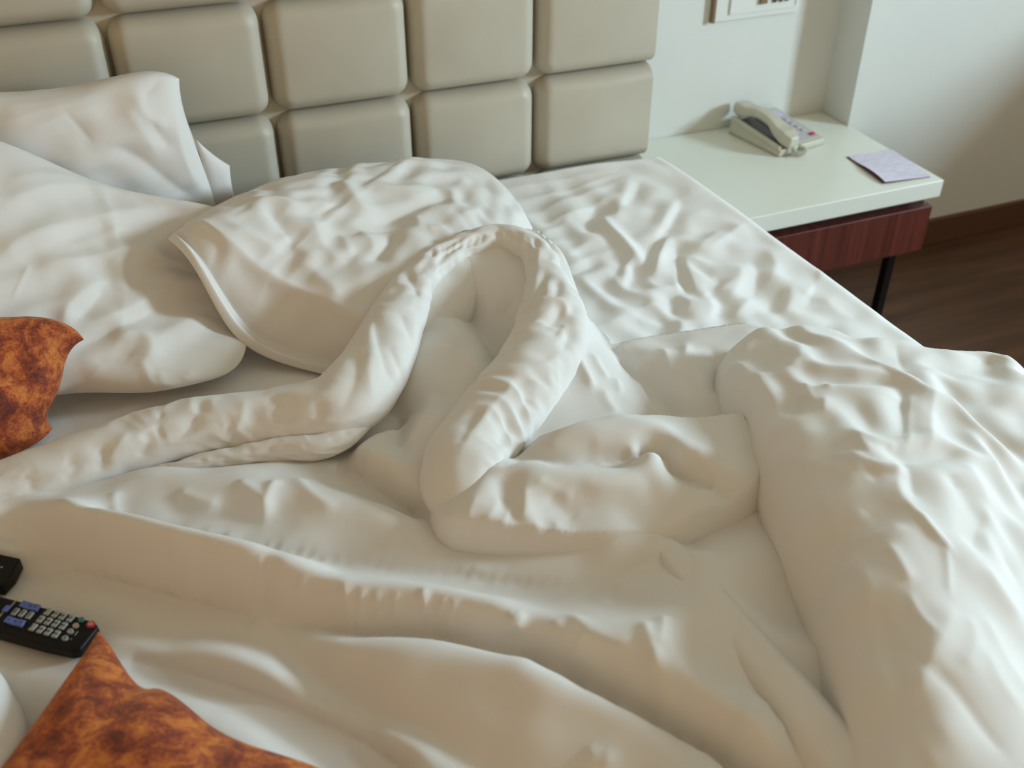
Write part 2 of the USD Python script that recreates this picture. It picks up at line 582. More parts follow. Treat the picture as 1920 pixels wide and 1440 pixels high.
def cloth_mat(name, c0, c1, crease=0.85):
    return mat(name, {'tc': ('texture_coordinate', {}), 'n': ('noise_texture', {'scale': 3.0, 'detail': 3}), 'r': ('rgb_ramp', {'ramp': [(0.3, c0), (0.7, c1)]}),
                      'cr': ('noise_texture', {'type': 'ridged_multifractal', 'use_normalize': True, 'scale': 11.0, 'detail': 3.0, 'roughness': 0.45, 'distortion': 0.6}),
                      'wv': ('noise_texture', {'scale': 240, 'detail': 2}), 'b1': ('bump', {'strength': crease, 'distance': 0.0035}), 'b2': ('bump', {'strength': 0.12, 'distance': 0.0006}),
                      'p': ('principled_bsdf', {'roughness': 0.85, 'sheen_weight': 0.08})},
               [('tc.object', 'n.vector'), ('n.fac', 'r.fac'), ('r.color', 'p.base_color'), ('tc.object', 'cr.vector'), ('cr.fac', 'b1.height'), ('tc.object', 'wv.vector'), ('wv.fac', 'b2.height'), ('b1.normal', 'b2.normal'), ('b2.normal', 'p.normal')])


M['cotton'] = cloth_mat('white_cotton', (0.745, 0.725, 0.70), (0.775, 0.76, 0.735))
M['sheet'] = cloth_mat('sheet_cotton', (0.83, 0.825, 0.82), (0.86, 0.855, 0.85))
M['leather'] = speckled('beige_leatherette', (0.48, 0.445, 0.365), (0.51, 0.475, 0.39), 9.0, 0.5, 0.12, 900, dist=0.0004)
M['wall'] = speckled('white_wall_paint', (0.65, 0.665, 0.63), (0.68, 0.695, 0.66), 3.0, 0.7, 0.1, 120, dist=0.0008)
M['ceiling'] = plain('beige_ceiling_paint', (0.62, 0.52, 0.38), 0.8)
M['wall_warm'] = plain('beige_wall_paint', (0.60, 0.51, 0.40), 0.8)
M['laminate'] = speckled('white_laminate', (0.73, 0.75, 0.68), (0.75, 0.77, 0.70), 2.0, 0.32)
M['dark_wood'] = plain('dark_recess_wood', (0.045, 0.018, 0.012), 0.5)
M['black_metal'] = plain('black_metal', (0.02, 0.018, 0.016), 0.4, metallic=0.6)
M['phone'] = speckled('cream_phone_plastic', (0.52, 0.50, 0.40), (0.55, 0.53, 0.43), 30, 0.4)
M['phone_face'] = plain('lilac_grey_phone_face', (0.50, 0.47, 0.50), 0.5)
M['phone_dark'] = plain('phone_dark', (0.05, 0.045, 0.04), 0.5)
M['lilac'] = plain('lilac_print', (0.60, 0.55, 0.74), 0.5)
M['red'] = plain('red_plastic', (0.45, 0.03, 0.03), 0.35)
M['black'] = plain('black_plastic', (0.007, 0.006, 0.006), 0.45, specular_ior_level=0.2)
M['black_gloss'] = plain('black_gloss', (0.005, 0.005, 0.005), 0.35, specular_ior_level=0.2)
M['key'] = plain('grey_rubber_key', (0.30, 0.31, 0.29), 0.5)
M['key_blue'] = plain('blue_rubber_key', (0.10, 0.14, 0.40), 0.5)
M['key_teal'] = plain('teal_rubber_key', (0.05, 0.14, 0.14), 0.5)
M['key_tan'] = plain('tan_rubber_key', (0.36, 0.27, 0.22), 0.5)
M['print_white'] = plain('white_print', (0.5, 0.5, 0.48), 0.6)
M['print_black'] = plain('black_print', (0.02, 0.02, 0.02), 0.6)
M['switch_white'] = plain('switch_plastic', (0.72, 0.74, 0.70), 0.35)
M['switch_brown_and_shade'] = plain('switch_brown_and_shade', (0.22, 0.14, 0.08), 0.45)  # brown of the rocker; also the painted shade on the panel side
M['paper'] = mat('leaflet_paper', {'tc': ('texture_coordinate', {}), 'mp': ('mapping', {'scale': (40, 260, 1)}), 'n': ('noise_texture', {'scale': 1.0, 'detail': 3}),
                 'r': ('rgb_ramp', {'ramp': [(0.42, (0.60, 0.56, 0.68)), (0.55, (0.70, 0.67, 0.80))]}), 'p': ('principled_bsdf', {'roughness': 0.6})},
                 [('tc.object', 'mp.vector'), ('mp.vector', 'n.vector'), ('n.fac', 'r.fac'), ('r.color', 'p.base_color')])
M['paper_dark'] = plain('leaflet_dark_cover', (0.14, 0.03, 0.05), 0.5)
M['wood'] = mat('reddish_drawer_wood', {'tc': ('texture_coordinate', {}), 'mp': ('mapping', {'scale': (55, 55, 2.5)}), 'n': ('noise_texture', {'scale': 1.0, 'detail': 4}),
                'r': ('rgb_ramp', {'ramp': [(0.3, (0.060, 0.012, 0.008)), (0.7, (0.135, 0.030, 0.020))]}), 'p': ('principled_bsdf', {'roughness': 0.42})},
                [('tc.object', 'mp.vector'), ('mp.vector', 'n.vector'), ('n.fac', 'r.fac'), ('r.color', 'p.base_color')])
M['floor'] = mat('brown_wood_floor', {'tc': ('texture_coordinate', {}), 'mp': ('mapping', {'scale': (2.0, 22, 1)}), 'n': ('noise_texture', {'scale': 1.0, 'detail': 5}),
                 'r': ('rgb_ramp', {'ramp': [(0.3, (0.060, 0.026, 0.014)), (0.7, (0.135, 0.062, 0.032))]}), 'p': ('principled_bsdf', {'roughness': 0.5})},
                 [('tc.object', 'mp.vector'), ('mp.vector', 'n.vector'), ('n.fac', 'r.fac'), ('r.color', 'p.base_color')])
M['skirting'] = plain('skirting_wood', (0.11, 0.05, 0.03), 0.5)
M['orange'] = mat('orange_mottled_velvet', {'tc': ('texture_coordinate', {}), 'n': ('noise_texture', {'scale': 34, 'detail': 9, 'roughness': 0.72, 'distortion': 0.4}),
                  'n2': ('noise_texture', {'scale': 260, 'detail': 3, 'roughness': 0.7}), 'ad': ('math', {'math_type': 'multiply_add', 'value2': 0.28}), 'sub': ('math', {'math_type': 'subtract', 'value2': 0.14}),
                  'r': ('rgb_ramp', {'ramp': [(0.36, (0.11, 0.018, 0.010)), (0.47, (0.27, 0.045, 0.014)), (0.56, (0.50, 0.125, 0.025)), (0.68, (0.66, 0.24, 0.045))]}),
                  'b': ('bump', {'strength': 0.25, 'distance': 0.001}), 'p': ('principled_bsdf', {'roughness': 0.8, 'sheen_weight': 0.25, 'sheen_tint': (1.0, 0.55, 0.3)})},
                  [('tc.object', 'n.vector'), ('tc.object', 'n2.vector'), ('n2.fac', 'ad.value1'), ('n.fac', 'ad.value3'), ('ad.value', 'sub.value1'), ('sub.value', 'r.fac'), ('r.color', 'p.base_color'), ('n2.fac', 'b.height'), ('b.normal', 'p.normal')])

# ------------------------------------------------------------------ the room
struct('floor', box(-2.6, 2.9, -4.2, 0.25, -0.04, 0.0), M['floor'])
struct('wall_back', box(-2.6, 1.892, 0.235, 0.40, 0, 2.6), M['wall'])
struct('wall_pier', box(1.892, 3.9, 0.115, 0.40, 0, 2.6), M['wall'])
struct('baseboard_back', rbox(1.90, 2.9, 0.100, 0.116, 0, 0.087, 0.003), M['skirting'])
struct('ceiling', box(-2.6, 3.9, -4.2, 0.40, 2.6, 2.7), M['ceiling'])
wy0, wy1, wz0, wz1 = WIN_Y - WIN_W / 2, WIN_Y + WIN_W / 2, WIN_Z - WIN_H / 2, WIN_Z + WIN_H / 2
struct('wall_right', cat(box(3.7, 3.9, -4.2, wy0, 0, 2.6), box(3.7, 3.9, wy1, 0.115, 0, 2.6), box(3.7, 3.9, wy0, wy1, 0, wz0), box(3.7, 3.9, wy0, wy1, wz1, 2.6), box(2.9, 3.7, -4.2, 0.115, 0, 0.88)), M['wall_warm'])

struct('window_1', cat(box(3.74, 3.80, wy0, wy0 + 0.03, wz0, wz1), box(3.74, 3.80, wy1 - 0.03, wy1, wz0, wz1), box(3.74, 3.80, wy0, wy1, wz0, wz0 + 0.03), box(3.74, 3.80, wy0, wy1, wz1 - 0.03, wz1)), M['switch_white'])

# ------------------------------------------------------------------ headboard of padded squares
hb = thing('headboard', 'beige padded leatherette headboard made of rounded square cushions behind the bed', 'headboard', (0, 0, 0))
obj('backing_board', rbox(-1.16, 1.184, 0.028, 0.232, 0.10, 1.46, 0.006), M['leather'], hb)
XS = [-1.13, -0.855, -0.565, -0.272, 0.0195, 0.311, 0.607, 0.895, 1.187]
ZS = [0.285, 0.514, 0.744, 0.9715, 1.203, 1.44]


def panel(x0, x1, z0, z1, square_right):
    w, hgt, cr, er, T = x1 - x0, z1 - z0, 0.040, 0.034, 0.054
    n = 46

    def ax(a, b):
        t = np.linspace(-1, 1, n)
        t = np.sign(t) * (1 - (1 - np.abs(t)) ** 1.7)
        return (a + b) / 2 + t * (b - a) / 2
    X, Z = np.meshgrid(ax(0, w), ax(0, hgt), indexing='ij')
    cx = np.where(X < w / 2, X, 1.0 if square_right else w - X)
    cz = np.where(Z < hgt / 2, Z, hgt - Z)
    right = X > w / 2
    # pull the square grid onto a rounded rectangle
    crr = np.where(right & square_right, 0.006, cr)
    ix, iz = np.clip(crr - cx, 0, None) / crr, np.clip(crr - cz, 0, None) / crr
    mx = np.maximum(ix, iz)
    rr = np.hypot(ix, iz)
    k = np.where(rr > 1e-9, mx / np.maximum(rr, 1e-9), 1)
    nx, nz = crr - crr * ix * k, crr - crr * iz * k
    nx, nz = np.where((ix > 0) & (iz > 0), nx, cx), np.where((ix > 0) & (iz > 0), nz, cz)
    inner = np.where((ix > 0) & (iz > 0), crr * (1 - np.hypot(ix * k, iz * k)), np.minimum(cx, cz))
    X2, Z2 = np.where(right, X if square_right else w - nx, nx), np.where(Z < hgt / 2, nz, hgt - nz)
    er_ = np.where(right & square_right & (cx < cz), 0.02, er)
    t = np.clip(inner / er_, 0, 1)
    prof = np.sqrt(np.clip(1 - (1 - t) ** 2, 0, 1)) ** 0.85
    d = T * prof + 0.008 * np.sin(np.pi * np.clip(X / w, 0, 1)) * np.sin(np.pi * Z / hgt)
    front = np.stack([x0 + X2, 0.038 - d, z0 + Z2], -1).reshape(-1, 3)
    I = np.arange(n * n).reshape(n, n)
    ring = np.r_[I[:-1, 0], I[-1, :-1], I[:0:-1, -1], I[0, :0:-1]]
    back = front[ring].copy()
    back[:, 1] = 0.05
    nxt = np.roll(np.arange(len(ring)), -1)
    side = np.stack([ring, n * n + np.arange(len(ring)), n * n + nxt, ring[nxt]], 1)
    return np.vstack([front, back]), np.vstack([grid_faces(n, n), side])


for i in range(8):
    for j in range(5):
        obj('padded_panel', panel(XS[i] + 0.0008, XS[i + 1] - 0.0008, ZS[j] + 0.0008, ZS[j + 1] - 0.0008, i == 7), M['leather'], hb, smooth=True)

# ------------------------------------------------------------------ bed
bed = thing('bed', 'wide bed with crumpled white fitted sheet in front of the padded headboard', 'bed', (0, 0, 0))
obj('bed_base', rbox(-1.10, 1.17, -2.10, -0.04, 0.05, 0.27, 0.01), M['dark_wood'], bed)
BX0, BX1, BY0, BY1 = -1.10, 1.218, -2.15, -0.029
nx, ny = 620, 540
rr, drop = 0.032, 0.24


def wrap(lo, hi, n):
    """Arc-length coordinate over a rounded edge that then hangs down: (position, drop, outward normal share)."""
    ext = rr * math.pi / 2 + drop
    s = np.linspace(lo + rr - ext, hi - rr + ext, n)
    p = np.clip(s, lo + rr, hi - rr)
    a = np.clip((s - (hi - rr)) / rr, 0, math.pi / 2)
    b = np.clip(((lo + rr) - s) / rr, 0, math.pi / 2)
    pos = p + rr * np.sin(a) - rr * np.sin(b)
    dz = -rr * (1 - np.cos(a)) - rr * (1 - np.cos(b)) - np.clip(s - (hi - rr) - rr * math.pi / 2, 0, None) - np.clip((lo + rr) - s - rr * math.pi / 2, 0, None)
    return pos, dz, np.sin(a) - np.sin(b)


px_, dx_, nx_ = wrap(BX0, BX1, nx)
py_, dy_, ny_ = wrap(BY0, BY1, ny)
SX, SY = np.meshgrid(px_, py_, indexing='ij')
SZ = np.minimum(dx_[:, None], dy_[None])
NX, NY = np.broadcast_to(nx_[:, None], SX.shape), np.broadcast_to(ny_[None], SX.shape)
sheet = Field(-0.2, 1.25, -1.25, 0.0, 0.008, 0.002)
sheet.rows = [np.c_[np.zeros((4, 3)), np.ones(4)]]
sheet.h = np.zeros((int(1.45 / 0.002) + 1, int(1.25 / 0.002) + 1))
sheet.X, sheet.Y = np.meshgrid(sheet.x0 + np.arange(sheet.h.shape[0]) * 0.002, sheet.y0 + np.arange(sheet.h.shape[1]) * 0.002, indexing='ij')
sheet.k = 4
#SHEET_STROKES
sheet.strokes([
    # long pulls fanning from the headboard end
    (([905, 345], [1010, 325], [1120, 305], [1190, 290]), 4, 9), (([925, 362], [1040, 340], [1150, 318]), 4, 8), (([950, 385], [1060, 358], [1170, 322]), 4.5, 9),
    (([985, 405], [1080, 372], [1180, 330]), 4, 9), (([1010, 425], [1090, 395], [1150, 365]), 5, 9),
    # ridges in the crumpled middle
    (([1120, 375], [1110, 410], [1100, 445]), -6, 11), (([1128, 405], [1145, 435], [1175, 465], [1205, 500]), 9, 10), (([1180, 330], [1165, 380], [1150, 425]), 7, 14),
    (([1200, 335], [1180, 375], [1160, 400]), -5, 10), (([1275, 370], [1250, 425], [1228, 455], [1205, 500]), -7, 10), (([1262, 375], [1240, 420], [1215, 455]), 6, 11),
    (([1255, 440], [1238, 470], [1225, 515]), 8, 10), (([1245, 455], [1230, 500], [1228, 530]), 5, 9), (([1262, 455], [1270, 500], [1285, 555]), -8, 9), (([1272, 475], [1285, 510], [1300, 550]), 7, 9),
    (([1262, 480], [1262, 520], [1270, 550]), 6, 9), (([1170, 470], [1160, 500], [1150, 520]), -6, 10), (([1190, 490], [1180, 530], [1178, 545]), -5, 9), (([1180, 480], [1172, 510], [1165, 540]), 5, 8),
    (([1110, 455], [1080, 470], [1060, 485]), 4, 9), (([1120, 490], [1100, 500], [1075, 515]), -4, 10), (([1150, 520], [1170, 545], [1210, 565]), 5, 9), (([1165, 545], [1190, 560], [1225, 575]), -4, 8),
    (([1240, 555], [1262, 570], [1250, 590]), -6, 12), (([1268, 555], [1290, 575], [1270, 590]), 6, 11), (([1275, 480], [1300, 490], [1330, 500]), 4, 8), (([1285, 500], [1310, 510], [1325, 530]), -3.5, 8),
    (([1300, 555], [1340, 545], [1380, 525]), 5, 12), (([1345, 430], [1320, 455], [1300, 475]), 5, 12), (([1390, 420], [1350, 450], [1320, 475]), 4, 9), (([1335, 555], [1345, 580], [1330, 600]), -5, 9),
    (([1320, 560], [1330, 585], [1318, 600]), 4, 9), (([1365, 600], [1385, 580], [1400, 560]), 5, 9), (([1195, 610], [1215, 605], [1240, 615]), 5, 10), (([1265, 600], [1275, 620], [1260, 630]), 6, 9),
    (([1400, 480], [1410, 520], [1400, 560]), -5, 10), (([1420, 470], [1440, 490], [1430, 530]), 5, 10), (([1500, 500], [1520, 510], [1510, 540], [1495, 565]), 6, 10), (([1515, 510], [1512, 545], [1495, 580]), -5, 9),
    (([1450, 540], [1440, 570], [1430, 590]), -4, 10), (([1470, 540], [1470, 570], [1455, 595]), 5, 10), (([1380, 500], [1375, 540], [1360, 560]), 5, 10), (([1340, 520], [1335, 545], [1320, 560]), -5, 10),
    (([1130, 560], [1150, 580], [1190, 590]), 4, 9), (([1090, 520], [1110, 540], [1130, 545]), 4, 9), (([1060, 505], [1090, 490], [1120, 470]), 4, 9), (([1000, 440], [1040, 430], [1070, 405]), 4, 9),
    (([1140, 620], [1170, 600], [1200, 600]), 4, 10), (([1200, 570], [1235, 585], [1255, 610]), 4.5, 9), (([1215, 530], [1240, 545], [1255, 540]), 4, 8), (([1430, 400], [1460, 440], [1480, 470]), 3, 10),
    (([1530, 560], [1560, 590], [1590, 600]), 3, 9), (([1620, 590], [1650, 610], [1665, 625]), -3, 8),
])
A = np.clip(np.clip(1 - np.hypot((SX - 0.85) / 0.45, (SY + 0.55) / 0.5), 0, 1) * 2.2, 0, 1)
calm = np.clip((BX1 - SX) / 0.10, 0, 1)
sbase = np.stack([SX, SY, SZ], -1)
sd_ = buckle(sbase, (0.2 + 0.8 * A[..., None]) * (0.15 + 0.85 * calm[..., None]) * np.array([1.0, 0.7]), 0.004 + 0.010 * A * calm, ((3, 0.034, 180, 0.022), (2, 0.018, 90, 0.022), (1, 0.014, 40, 0.012)), 5, 0.002, sheet.grid_at(SX, SY) * 1.0)
wr = sd_[..., 2] + 0.35 * sheet.grid_at(SX, SY) + 0.004 * (fbm2(SX * 9, SY * 9, 5, 3) - 0.5)
hang = np.clip(-SZ / 0.1, 0, 1)
cornerdrop = 0.008 * np.exp(-((SX - BX1) / 0.10) ** 2 - ((SY - BY1) / 0.08) ** 2)
sheet_mesh = (np.stack([SX + 0.03 * np.clip(-SY, 0, 1) * np.clip((SX - 0.7) / 0.5, 0, 1) ** 2 + NX * wr * 0.6 * hang + 0.006 * hang * NX * np.sin(SY * 31 + 2 * np.sin(SY * 9)), SY + NY * 0.004 * hang * np.sin(SX * 37), BED + SZ + wr * (1 - hang) - cornerdrop], -1).reshape(-1, 3), grid_faces(nx, ny))
obj('mattress', rbox(BX0 + 0.02, BX1 - 0.02, BY0 + 0.02, BY1 - 0.02, 0.275, BED - 0.02, 0.03), M['sheet'], bed)
obj('fitted_sheet', sheet_mesh, M['sheet'], bed, smooth=True)

# ------------------------------------------------------------------ nightstand
ns = thing('nightstand', 'white topped bedside table with a reddish wood drawer to the right of the bed', 'bedside table', (0, 0, 0))
TOP = 0.4445
obj('table_top', cat(rbox(1.240, 1.897, -0.269, 0.112, TOP - 0.046, TOP, 0.003), rbox(1.244, 1.890, 0.100, 0.233, TOP - 0.0458, TOP - 0.0002, 0.002)), M['laminate'], ns)
obj('drawer_frame', box(1.25, 1.892, -0.225, 0.10, 0.244, TOP - 0.046), M['dark_wood'], ns)
d_ = obj('drawer_front', rbox(1.25, 1.899, -0.252, -0.226, 0.238, 0.366, 0.002), M['wood'], ns)
for lx in (1.245, 1.842):
    for ly in (-0.205,):
        obj('leg', rbox(lx, lx + 0.024, ly, ly + 0.024, 0.0, 0.245, 0.002), M['black_metal'], ns)

# ------------------------------------------------------------------ switch plate on the wall
sw = thing('switch_panel', 'white electric switch panel with left edge painted as shaded on the wall above the bedside table', 'switch', (0, 0, 0))
x0, x1, z0, z1, yw = 1.488, 1.745, 0.742, 0.90, 0.235
obj('back_plate', rbox(x0, x1, yw - 0.012, yw + 0.002, z0, z1, 0.002), M['switch_white'], sw)
obj('shaded_edge', rbox(x0 - 0.008, x0 + 0.001, yw - 0.016, yw + 0.002, z0 - 0.001, z1, 0.002), M['switch_brown_and_shade'], sw, )  # left side face of the panel, its shade painted in as brown
fr = cat(rbox(1.530, 1.536, yw - 0.017, yw - 0.011, 0.760, 0.885, 0.001), rbox(1.530, 1.735, yw - 0.016, yw - 0.011, 0.757, 0.762, 0.001), rbox(1.731, 1.736, yw - 0.015, yw - 0.011, 0.757, 0.885, 0.001))
obj('inner_frame', fr, M['switch_white'], sw)
obj('rocker_switch', rbox(1.618, 1.640, yw - 0.020, yw - 0.010, 0.776, 0.80, 0.002), M['switch_brown_and_shade'], sw)
for k, x in enumerate((1.664, 1.683, 1.702)):
    c = trimesh.creation.cylinder(radius=0.006, height=0.006, sections=20)
    c.apply_transform(trimesh.transformations.rotation_matrix(math.pi / 2, (1, 0, 0)))
    c.apply_translation((x, yw - 0.013, 0.781))
    obj('socket_hole', c, M['phone_dark'], sw)

# ------------------------------------------------------------------ telephone
def frame(o, ex, ey):
    T4 = np.eye(4)
    T4[:3, 0], T4[:3, 1], T4[:3, 2], T4[:3, 3] = ex, ey, np.cross(ex, ey), o
    return T4


def placed(mesh, T4):
    mesh = mesh.copy()
    mesh.apply_transform(T4)
    return mesh


def hull_round(pts, r):
    s = trimesh.creation.icosphere(subdivisions=2, radius=r)
    return trimesh.convex.convex_hull(np.vstack([s.vertices + np.asarray(p) for p in pts]))


ph = thing('telephone', 'cream desk telephone with coiled cord on the white bedside table', 'telephone', (0, 0, 0))
pe = np.array([math.cos(0.165), math.sin(0.165), 0.0])
pT = frame(np.array([1.588, 0.000, TOP + 0.0005]), pe, np.array([-pe[1], pe[0], 0]))
r = 0.006
base = hull_round([(r, r, r), (0.168 - r, r, r), (r, 0.20 - r, r), (0.168 - r, 0.20 - r, r), (0.004 + r, r, 0.014), (0.164 - r, r, 0.014), (0.004 + r, 0.20 - r, 0.036), (0.164 - r, 0.20 - r, 0.036)], r)
obj('base', placed(base, pT), M['phone'], ph)
sl = math.atan2(0.022, 0.188)
fT = pT @ frame(np.array([0, 0, 0.0195 - 0.001]), np.array([1.0, 0, 0]), np.array([0, math.cos(sl), math.sin(sl)]))
obj('face_panel', placed(rbox(0.074, 0.160, 0.014, 0.188, -0.002, 0.0015, 0.001), fT), M['phone_face'], ph)
obj('display', placed(rbox(0.084, 0.150, 0.148, 0.180, 0.001, 0.0035, 0.001), fT), M['lilac'], ph)
for a in range(3):
    for b in range(4):
        obj('key', placed(rbox(0.086 + a * 0.022, 0.100 + a * 0.022, 0.052 + b * 0.022, 0.064 + b * 0.022, 0.001, 0.0045, 0.001), fT), M['phone_face'], ph)
obj('red_button', placed(rbox(0.136, 0.150, 0.026, 0.036, 0.001, 0.006, 0.001), fT), M['red'], ph)
obj('cradle_slot', placed(rbox(0.006, 0.062, 0.020, 0.180, -0.001, 0.0022, 0.001), fT), M['phone_dark'], ph)
obj('cradle_rim', placed(cat(rbox(0.000, 0.010, 0.004, 0.196, -0.004, 0.009, 0.003), rbox(0.062, 0.072, 0.030, 0.170, -0.004, 0.008, 0.003)), fT), M['phone'], ph)
hs = [(-0.004, 0.022, 0.017, 0.016), (0.016, 0.026, 0.024, 0.018), (0.045, 0.030, 0.022, 0.014), (0.075, 0.042, 0.019, 0.011), (0.105, 0.045, 0.018, 0.011), (0.135, 0.042, 0.019, 0.011), (0.165, 0.030, 0.022, 0.014), (0.192, 0.026, 0.024, 0.018), (0.208, 0.022, 0.017, 0.016)]
hseg = []
for (y0, z0, w0, t0), (y1, z1, w1, t1) in zip(hs[:-1], hs[1:]):
    hseg.append(hull_round([(x, y, z) for y, zc, w, t in ((y0, z0, w0, t0), (y1, z1, w1, t1)) for x in (0.034 - w + 0.008, 0.034 + w - 0.008) for z in (zc - t + 0.008, zc + t - 0.008)], 0.008))
man = manifold3d.Manifold()
for g in hseg:
    man = man + manifold3d.Manifold(manifold3d.Mesh(np.asarray(g.vertices, np.float32), np.asarray(g.faces, np.uint32)))
mm = man.refine_to_length(0.005).to_mesh()
hmesh = trimesh.Trimesh(mm.vert_properties[:, :3], mm.tri_verts, process=True)
trimesh.smoothing.filter_taubin(hmesh, iterations=20)
obj('handset', placed(hmesh, fT), M['phone'], ph, smooth=True)
tt = np.linspace(0, 1, 420)
cc = spline(np.array([[0.034, -0.004, 0.030], [0.040, -0.020, 0.012], [0.055, -0.022, 0.008], [0.078, -0.012, 0.010], [0.070, 0.002, 0.016]]), 420)
ang = tt * 2 * np.pi * 13
tw = np.gradient(cc, axis=0)
tw /= np.linalg.norm(tw, axis=1, keepdims=True)
s1 = np.cross(tw, [0, 0, 1.0])
s1 /= np.linalg.norm(s1, axis=1, keepdims=True)
s2 = np.cross(s1, tw)
coil = cc + 0.0055 * (np.cos(ang)[:, None] * s1 + np.sin(ang)[:, None] * s2)
cv, cf = tube(np.c_[coil[::1], np.full(420, 0.0017)], 600, 8)
obj('coiled_cord', placed(trimesh.Trimesh(cv, cf, process=False), pT), M['phone'], ph, smooth=True)

# ------------------------------------------------------------------ leaflet
lf = thing('leaflet', 'pale lilac folded leaflet lying at the front right corner of the bedside table', 'leaflet', (0, 0, 0))


def sheet_of_paper(q, z, lift, t, n=24):
    a, b, c, d = (np.array(p, float) for p in q)
    U, V = np.meshgrid(np.linspace(0, 1, n), np.linspace(0, 1, n), indexing='ij')
    XY = ((1 - U) * (1 - V))[..., None] * a + (U * (1 - V))[..., None] * b + (U * V)[..., None] * c + ((1 - U) * V)[..., None] * d
    Zt = z + lift * ((1 - U) ** 2 * (0.5 + 0.5 * np.sin(V * 5.2)) + 0.35 * np.abs(U - 0.5) * 0 + 0.25 * np.maximum(0, 0.12 - np.abs(U - 0.5)))
    A, Bt = np.dstack([XY, Zt + t]), np.dstack([XY, Zt])
    F = grid_faces(n, n)
    I = np.arange(n * n).reshape(n, n)
    ring = np.r_[I[:-1, 0], I[-1, :-1], I[:0:-1, -1], I[0, :0:-1]]
    nx_ = np.roll(ring, -1)
    return np.vstack([A.reshape(-1, 3), Bt.reshape(-1, 3)]), np.vstack([F, F[:, ::-1] + n * n, np.stack([ring, ring + n * n, nx_ + n * n, nx_], 1)])


obj('cover', sheet_of_paper([(1.737, -0.233), (1.874, -0.243), (1.890, -0.071), (1.754, -0.064)], TOP + 0.0006, 0.004, 0.0012), M['paper_dark'], lf)
obj('page', sheet_of_paper([(1.741, -0.234), (1.876, -0.244), (1.893, -0.070), (1.758, -0.064)], TOP + 0.0030, 0.007, 0.0010), M['paper'], lf)
# ------------------------------------------------------------------ duvet
duvet = thing('duvet', 'rumpled white duvet thrown back in rolls and folds over the middle of the bed', 'duvet', (0, 0, 0))
B = Field(-0.75, 1.40, -2.05, -0.42, 0.008, 0.004)
L = B.line
# flat stretch in front on which the remote lies
L([(-120, 1040, 1), (0, 1080, 1), (150, 1120, 1), (300, 1160, 1)], 0.5)
L([(-100, 1150, 1), (60, 1160, 1), (200, 1180, 1.2), (330, 1220, 1.8)], 0.5)
L([(-100, 1250, 1.4), (60, 1260, 1.6), (200, 1290, 2.4), (330, 1340, 3.2), (450, 1400, 3.4), (560, 1465, 3.4)], 0.7)
L([(-200, 1440, 1), (100, 1440, 1), (400, 1500, 1)], 0.5)
L([(-300, 1700, 1), (300, 1750, 1), (700, 1800, 1)], 0.5)
L([(200, 1185, 1.4), (330, 1228, 2.2), (480, 1275, 2.8), (640, 1345, 3.0), (760, 1410, 3.0), (860, 1470, 3.0)], 0.7)     # soft low ridge
B.cliff([(250, 1240, 1.0), (380, 1285, .6), (560, 1345, .4), (680, 1400, .4), (760, 1460, .4)], 1.0, 22, 0.9)
# K2: foot of the big ridge
B.cliff([(-100, 1010, 1), (0, 1030, 1), (130, 1062, 1), (330, 1117, 1), (540, 1168, 1), (700, 1203, 1), (830, 1206, 1.2), (905, 1235, 1.5), (1000, 1260, 1.8), (1080, 1302, 1.4), (1180, 1352, 1.0), (1280, 1405, 0.8), (1350, 1445, 0.8), (1450, 1520, 0.8)], 2.0, 18, 1.5)
# R2 crest and shoulder
L([(-100, 965, 5.5), (0, 985, 6), (200, 1022, 6.5), (430, 1072, 6.8), (650, 1100, 7), (790, 1112, 7), (870, 1128, 6.8), (935, 1152, 6.5), (1000, 1158, 6.2), (1060, 1168, 6.4), (1110, 1190, 7.0), (1180, 1230, 6.8), (1260, 1280, 6.4), (1330, 1335, 6.0), (1440, 1420, 5.6)], 1.0)
L([(0, 1018, 3.0), (200, 1058, 3.4), (430, 1112, 3.8), (650, 1160, 3.8), (830, 1178, 3.6), (1000, 1225, 3.4), (1140, 1290, 3.2)], 0.8)
# K1 crease behind R2, in front of R1
B.cliff([(200, 985, 4.6), (330, 1006, 4.2), (480, 1036, 3.6), (600, 1052, 3.2), (850, 1075, 2.6), (1000, 1098, 2.2), (1060, 1100, 2.4), (1110, 1088, 2.8), (1200, 1056, 3.4), (1270, 1022, 4)], 1.5, 16, 1.3)
L([(620, 1075, 5.2), (850, 1100, 4.6), (1000, 1130, 4.2), (1150, 1140, 4.8)], 0.6)
# R1 crest (top of the broad face under the roll)
L([(-60, 935, 4.5), (60, 935, 5), (200, 922, 6), (330, 908, 6.5), (430, 905, 6.6), (520, 905, 6.4), (640, 925, 6.0), (760, 962, 4.8), (830, 1010, 3.6), (900, 1050, 3.4), (1000, 1068, 3.6), (1100, 1062, 3.8)], 0.9)
L([(330, 960, 5.6), (480, 985, 5.2), (620, 1005, 4.8), (760, 1030, 4.6)], 0.6)
# back of R1, dropping under the roll
L([(-60, 905, 2), (200, 880, 2), (330, 872, 2.5), (520, 868, 3), (640, 862, 1.6), (700, 900, 1.4), (745, 940, 1.6), (800, 965, 1.6)], 1.0, True)
L([(-60, 870, 1), (200, 840, 1), (400, 800, 1), (560, 770, 1), (640, 750, 1)], 0.6)
